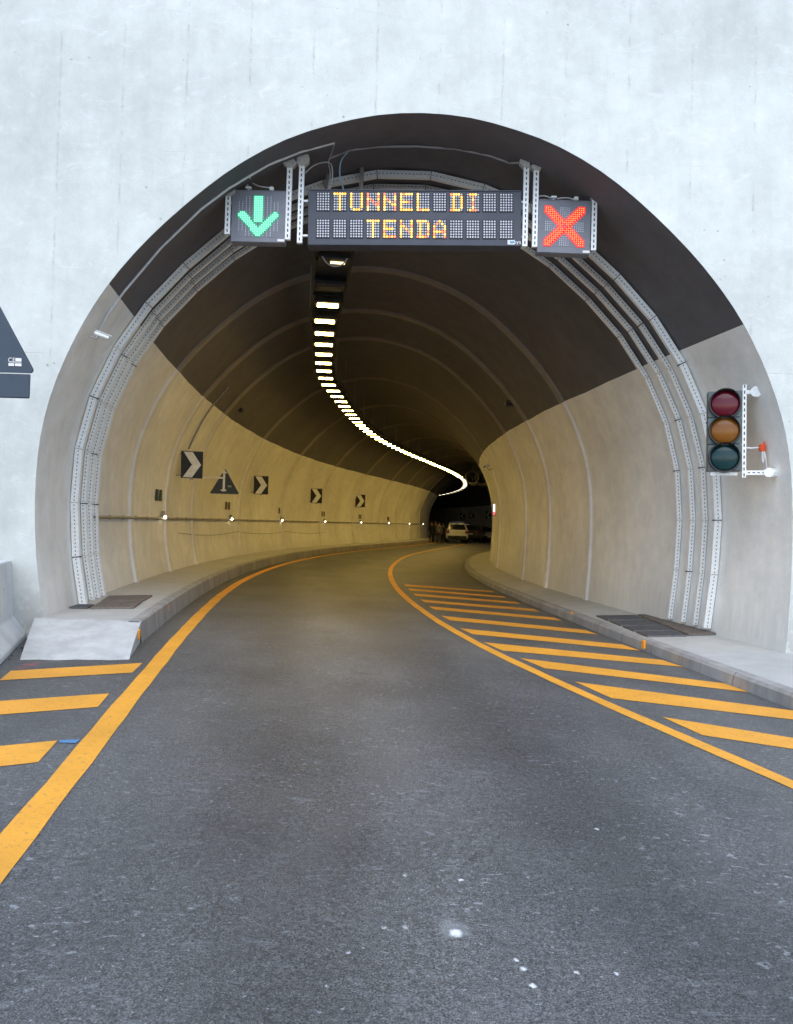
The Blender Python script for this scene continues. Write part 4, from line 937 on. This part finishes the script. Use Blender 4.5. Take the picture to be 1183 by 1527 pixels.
def car(name, label, cat, col, loc, rz, k=1.0, suv=True, bar=False, group=None):
    o = bpy.data.objects.new(name, None); C.objects.link(o); o.location = loc; o.rotation_euler = (0, 0, rz); o.scale = (k, k, k); tag(o, label, cat, group)
    W, H, L = (.91, 1.62, 4.35) if suv else (.87, 1.45, 4.2)
    # stations along y: (y, half width at belt, z sill, z belt, z top, half width at top); rear is -y
    if suv: St = [(-2.16, .74, .42, .92, .98, .66), (-2.12, .86, .32, .98, 1.10, .70), (-1.98, .90, .28, 1.02, 1.52, .64), (-1.7, .91, .27, 1.03, 1.60, .655), (-.6, .91, .25, 1.02, 1.62, .68), (.25, .91, .25, 1.0, 1.55, .66), (.85, .91, .25, .98, 1.08, .74), (1.6, .90, .27, .93, .99, .74), (2.02, .84, .32, .82, .88, .66), (2.17, .70, .42, .70, .74, .56)]
    else: St = [(-2.05, .70, .40, .82, .86, .58), (-1.98, .83, .30, .88, .96, .64), (-1.72, .86, .27, .92, 1.20, .58), (-1.2, .87, .25, .93, 1.42, .57), (-.3, .87, .24, .93, 1.46, .60), (.3, .87, .24, .92, 1.38, .58), (1.0, .87, .25, .90, .98, .70), (1.6, .85, .27, .84, .90, .68), (1.98, .78, .32, .74, .79, .58), (2.1, .64, .42, .62, .66, .5)]
    mb = MB(); rows = []
    for y, hw, zs, zb, zt, ht in St:
        half = [(0, zs), (hw * .82, zs), (hw * .98, zs + .10), (hw, (zs + zb) / 2), (hw * .97, zb), (ht + (hw * .97 - ht) * .35, zb + (zt - zb) * .6), (ht, zt - .05 * (zt > 1.2)), (ht * .7, zt), (0, zt + .015)]
        rows.append([(x, y, z) for x, z in half] + [(-x, y, z) for x, z in half[-2::-1]])
    mb.grid(rows)
    for r_ in (rows[0], rows[-1]): mb.add(r_[:-1], [tuple(range(len(r_) - 1))])
    local(mb, 'body', paint(name + '_paint', col), o, True)
    # windows: slightly proud panels
    zb = St[3][3]
    yr0, yr1 = (-2.145, -2.015) if suv else (-1.97, -1.42)
    zr0, zr1 = (1.08, 1.50) if suv else (.97, 1.37)
    mb = MB(); mb.prism([(-.68, yr0, zr0), (.68, yr0, zr0), (.57, yr1, zr1), (-.57, yr1, zr1)], (0, -.02, .008)); local(mb, 'rear_window', GLASS, o)
    yw0, yw1, zw0, zw1 = (.90, .31, 1.07, 1.51) if suv else (1.02, .36, .99, 1.36)
    mb = MB(); mb.prism([(-.72, yw0, zw0), (.72, yw0, zw0), (.58, yw1, zw1), (-.58, yw1, zw1)], (0, .02, .012)); local(mb, 'windscreen', GLASS, o)
    for sx in (-1, 1):
        ztp = 1.50 if suv else 1.34
        mb = MB(); mb.prism([(sx * .895, -1.75, zb + .03), (sx * .895, .62, zb + .01), (sx * .70, .20, ztp), (sx * .69, -1.55, ztp)], (sx * .015, 0, .004)); local(mb, 'side_window', GLASS, o)
        yb = St[0][0]; yf = St[-1][0]
        mb = MB(); mb.box((sx * .74, yb + .03, .90 if suv else .78), .20, .12, .24 if suv else .16, 0, None, .03); local(mb, 'tail_light', TAILR, o)
        mb = MB(); mb.box((sx * .62, yf - .10, .72 if suv else .66), .30, .18, .15, 0, None, .04); local(mb, 'headlight', HEADW, o)
        mb = MB(); mb.box((sx * (W + .06), .62, zb + .08), .16, .10, .13, 0, None, .03); local(mb, 'mirror', TRIM, o)
        for y in (-1.36, 1.32):
            wh = bpy.data.objects.new('wheel', None); C.objects.link(wh); wh.parent = o; wh.location = (sx * .80, y, .34)
            mb = MB(); prs = [[(xx, rr * math.cos(2 * math.pi * i / 24), rr * math.sin(2 * math.pi * i / 24)) for i in range(25)] for xx, rr in ((-.10, .20), (-.11, .30), (-.08, .335), (.08, .335), (.11, .30), (.10, .20))]
            mb.grid(prs); local(mb, 'tyre', TYRE, wh, True)
            mb = MB(); mb.tube([(-.09, 0, 0), (.085, 0, 0)], .205, 18)
            for i in range(5):
                a_ = 2 * math.pi * i / 5; mb.bar((sx * .092, .04 * math.cos(a_), .04 * math.sin(a_)), (sx * .10, .19 * math.cos(a_), .19 * math.sin(a_)), .05, .02)
            local(mb, 'rim', RIM, wh)
    for y, nm in ((St[0][0], 'rear_bumper'), (St[-1][0], 'front_bumper')):
        mb = MB(); mb.box((0, y, .46), 1.52, .16, .26, 0, None, .06); local(mb, nm, TRIM, o)
    mb = MB(); mb.box((0, St[0][0] - .02, .74), .52, .03, .12, 0, None, .005); local(mb, 'licence_plate', PLAT, o)
    mb = MB(); mb.box((0, St[-1][0] + .09, .50), .52, .03, .12, 0, None, .005); local(mb, 'licence_plate', PLAT, o)
    if bar:
        mb = MB(); mb.box((0, -.55, H + .08), 1.15, .24, .10, 0, None, .03); mb.box((-.4, -.55, H + .02), .06, .12, .05); mb.box((.4, -.55, H + .02), .06, .12, .05); local(mb, 'light_bar', BLUEL, o)
        for sx in (-1, 1):
            mb = MB(); mb.tube([(sx * .62, -1.6, H + .0), (sx * .63, -1.5, H + .05), (sx * .64, .1, H + .03), (sx * .64, .2, H - .04)], .018, 8); local(mb, 'roof_rail', RIM, o)
    return o
def on_road_at(px, Y):
    d = ray(px, 800); q = EYE + d * (Y / d.y); s, u = su(q); return road(s, u, 0), frame(s)[2]
q, th = on_road_at(680.5, 71)
car('police_car', 'white police suv with a roof light bar, parked seen from behind', 'car', (.66, .67, .68), q, -math.atan2(q.x, q.y) + R(2), 1.12, True, True, 'cars parked at the far bend')
q, th = on_road_at(706, 77)
car('parked_car', 'black suv parked just right of the white police car', 'car', (.012, .012, .014), q, R(-14), 1.1, True, False, 'cars parked at the far bend')
q, th = on_road_at(721, 84)
car('parked_car', 'dark grey car facing out behind the black suv', 'car', (.05, .05, .055), q, R(170), 1.1, False, False, 'cars parked at the far bend')
q, th = on_road_at(736, 80)
car('parked_car', 'silver car facing out, half hidden by the right wall', 'car', (.42, .43, .45), q, R(165), 1.1, False, False, 'cars parked at the far bend')

# ------------------------------------------------------------------ people standing by the left wall
SKIN = simple('skin', (.42, .25, .18), .6); HAIR = simple('hair_dark', (.02, .015, .012), .7)
def person(q, rz, top, legs, label, hgt=1.78, pose=0):
    o = empty('person', q, label, 'person', 'people standing by the left wall', rz); k = hgt / 1.78
    V = []; Ed = []; Rad = []
    def v(x, y, z, r, par=None, r2=None):
        V.append((x * k, y * k, z * k)); Rad.append((r * k, (r2 or r) * k))
        if par is not None: Ed.append((par, len(V) - 1))
        return len(V) - 1
    pel = v(0, 0, .96, .145, None, .105); wst = v(0, .0, 1.12, .135, pel, .10); ch = v(0, .01, 1.30, .155, wst, .115); nb = v(0, -.005, 1.47, .085, ch, .075); nk = v(0, .005, 1.53, .055, nb); hd0 = v(0, .02, 1.60, .082, nk, .09); hd = v(0, .015, 1.69, .085, hd0, .098); v(0, .01, 1.755, .055, hd)
    v(0, .118, 1.63, .016, hd0)
    for s_ in (-1, 1):
        hip = v(s_ * .095, 0, .90, .098, pel); kn = v(s_ * (.11 + .02 * pose), .03, .50, .064, hip); an = v(s_ * (.12 + .03 * pose), -.01, .10, .043, kn); v(s_ * (.13 + .03 * pose), .13, .04, .038, an)
        sh = v(s_ * .185, -.005, 1.43, .062, nb); el = v(s_ * .25, -.03 + .03 * pose, 1.15, .046, sh)
        if pose == 1 and s_ > 0: wr = v(s_ * .20, .20, 1.20, .032, el); dv = Vector((-.5, .8, .2))
        else: wr = v(s_ * .26, .05, .92, .032, el); dv = Vector((0, .25, -1))
        dv.normalize(); b_ = Vector(V[wr]) / k; pm = b_ + dv * .07; pl_ = v(pm.x, pm.y, pm.z, .032, wr, .018)
        sd = Vector((0, 1, .2)) if abs(dv.z) > .5 else Vector((1, .5, 0))
        for fi, (of, ln) in enumerate(((-.028, .075), (-.009, .09), (.010, .085), (.028, .065))):
            a_ = pm + sd * of + dv * .045; f1 = v(a_.x, a_.y, a_.z, .010, pl_); b2 = a_ + dv * ln * .5 + Vector((-s_ * .012, 0, 0)); v(b2.x, b2.y, b2.z, .008, f1)
        tb = b_ + dv * .05 + sd * -.045; t1 = v(tb.x, tb.y, tb.z, .012, wr); tb2 = tb + dv * .035; v(tb2.x, tb2.y, tb2.z, .010, t1)
    me = bpy.data.meshes.new('body'); me.from_pydata(V, Ed, [])
    ob = bpy.data.objects.new('body', me); C.objects.link(ob); ob.parent = o
    md = ob.modifiers.new('skin', 'SKIN'); md.use_smooth_shade = True
    for i, sv in enumerate(me.skin_vertices[0].data): sv.radius = Rad[i]; sv.use_root = (i == 0)
    ob.modifiers.new('sub', 'SUBSURF').levels = 1; ob.modifiers['sub'].render_levels = 1
    m, t, b = nodes('clothes'); tc = N(t, 'ShaderNodeTexCoord'); sx = N(t, 'ShaderNodeSeparateXYZ'); t.links.new(tc.outputs['Object'], sx.inputs[0])
    z = math_(t, 'DIVIDE', sx.outputs[2], 2.0 * k)
    r_ = N(t, 'ShaderNodeValToRGB'); r_.color_ramp.interpolation = 'CONSTANT'; e_ = r_.color_ramp.elements
    for _ in range(2): e_.new(.5)
    for i, (p_, c_) in enumerate(((0, (.02, .02, .02)), (.06, legs), (.475, top), (.745, (.40, .24, .17)))): e_[i].position = p_; e_[i].color = c_ + (1,)
    t.links.new(z, r_.inputs[0])
    hnd = math_(t, 'MULTIPLY', math_(t, 'GREATER_THAN', math_(t, 'ABSOLUTE', sx.outputs[0]), .205 * k), math_(t, 'LESS_THAN', sx.outputs[2], .93 * k))
    hnd = math_(t, 'MULTIPLY', hnd, math_(t, 'GREATER_THAN', sx.outputs[2], .6 * k))
    t.links.new(mix(t, r_.outputs[0], (.40, .24, .17), hnd), b.inputs['Base Color']); b.inputs['Roughness'].default_value = .9; b.inputs['Specular IOR Level'].default_value = .1; me.materials.append(m)
    mb = MB(); rings = []
    for q_ in range(6):
        a_ = R(-42 + 132 * q_ / 5); rings.append([(.098 * math.cos(a_) * math.cos(2 * math.pi * i / 14) * k, (-.034 + .105 * math.cos(a_) * math.sin(2 * math.pi * i / 14)) * k, (1.70 + .085 * math.sin(a_)) * k) for i in range(15)])
    mb.grid(rings); local(mb, 'hair', HAIR, o, True)
    mb = MB()
    for s_ in (-1, 1): mb.box((s_ * .035 * k, .108 * k, 1.665 * k), .022 * k, .012 * k, .010 * k, 0)
    mb.box((0, .108 * k, 1.585 * k), .05 * k, .012 * k, .008 * k); local(mb, 'face_features', HAIR, o)
    return o
pk = [((643.5, 66), R(12), (.018, .018, .022), (.02, .02, .025), 'leftmost person of the group by the left wall, in black', 1.86, 0), ((649.5, 68), R(-25), (.03, .03, .035), (.025, .025, .03), 'person in a dark jacket between the leftmost figure and the grey topped one', 1.92, 1),
      ((655, 66), R(20), (.16, .16, .17), (.06, .06, .07), 'person in a grey top beside the white police car', 1.84, 0), ((660.5, 69), R(-40), (.03, .028, .03), (.02, .02, .03), 'shorter dark clothed person nearest the white police car', 1.74, 1)]
for (pp, rz, tp, lg, lab, hg, po) in pk:
    d = ray(pp[0], 800); qq = EYE + d * (pp[1] / d.y); s, u = su(qq); h0 = HL if u < UL else 0.0
    person(road(s, u, h0), rz, tp, lg, lab, hg, po)

# ------------------------------------------------------------------ rubble in the gap beside the ramp
mb = MB(); rr = random.Random(3)
for _ in range(46):
    f = rr.random(); q = ground(8, 986).lerp(ground(60, 925), f) + Vector((rr.uniform(-.10, .10), rr.uniform(-.10, .10), 0)); k = rr.uniform(.008, .032)
    pts_ = [Vector((rr.uniform(.6, 1.1) * k * math.cos(a_), rr.uniform(.6, 1.1) * k * math.sin(a_), 0)) for a_ in (0, 1.1, 2.2, 3.2, 4.2, 5.3)]
    mb.add([q + v_ for v_ in pts_] + [q + v_ * .6 + Vector((0, 0, k * rr.uniform(.6, 1.2))) for v_ in pts_], [(6, 7, 8, 9, 10, 11)] + [(i_, (i_ + 1) % 6, 6 + (i_ + 1) % 6, 6 + i_) for i_ in range(6)])
tag(mb.build('rubble', simple('rubble_dark', (.10, .095, .09), .9, 0, .4, 30)), 'dark broken rubble in the gap between the barrier and the ramp', 'rubble', None, 'stuff')
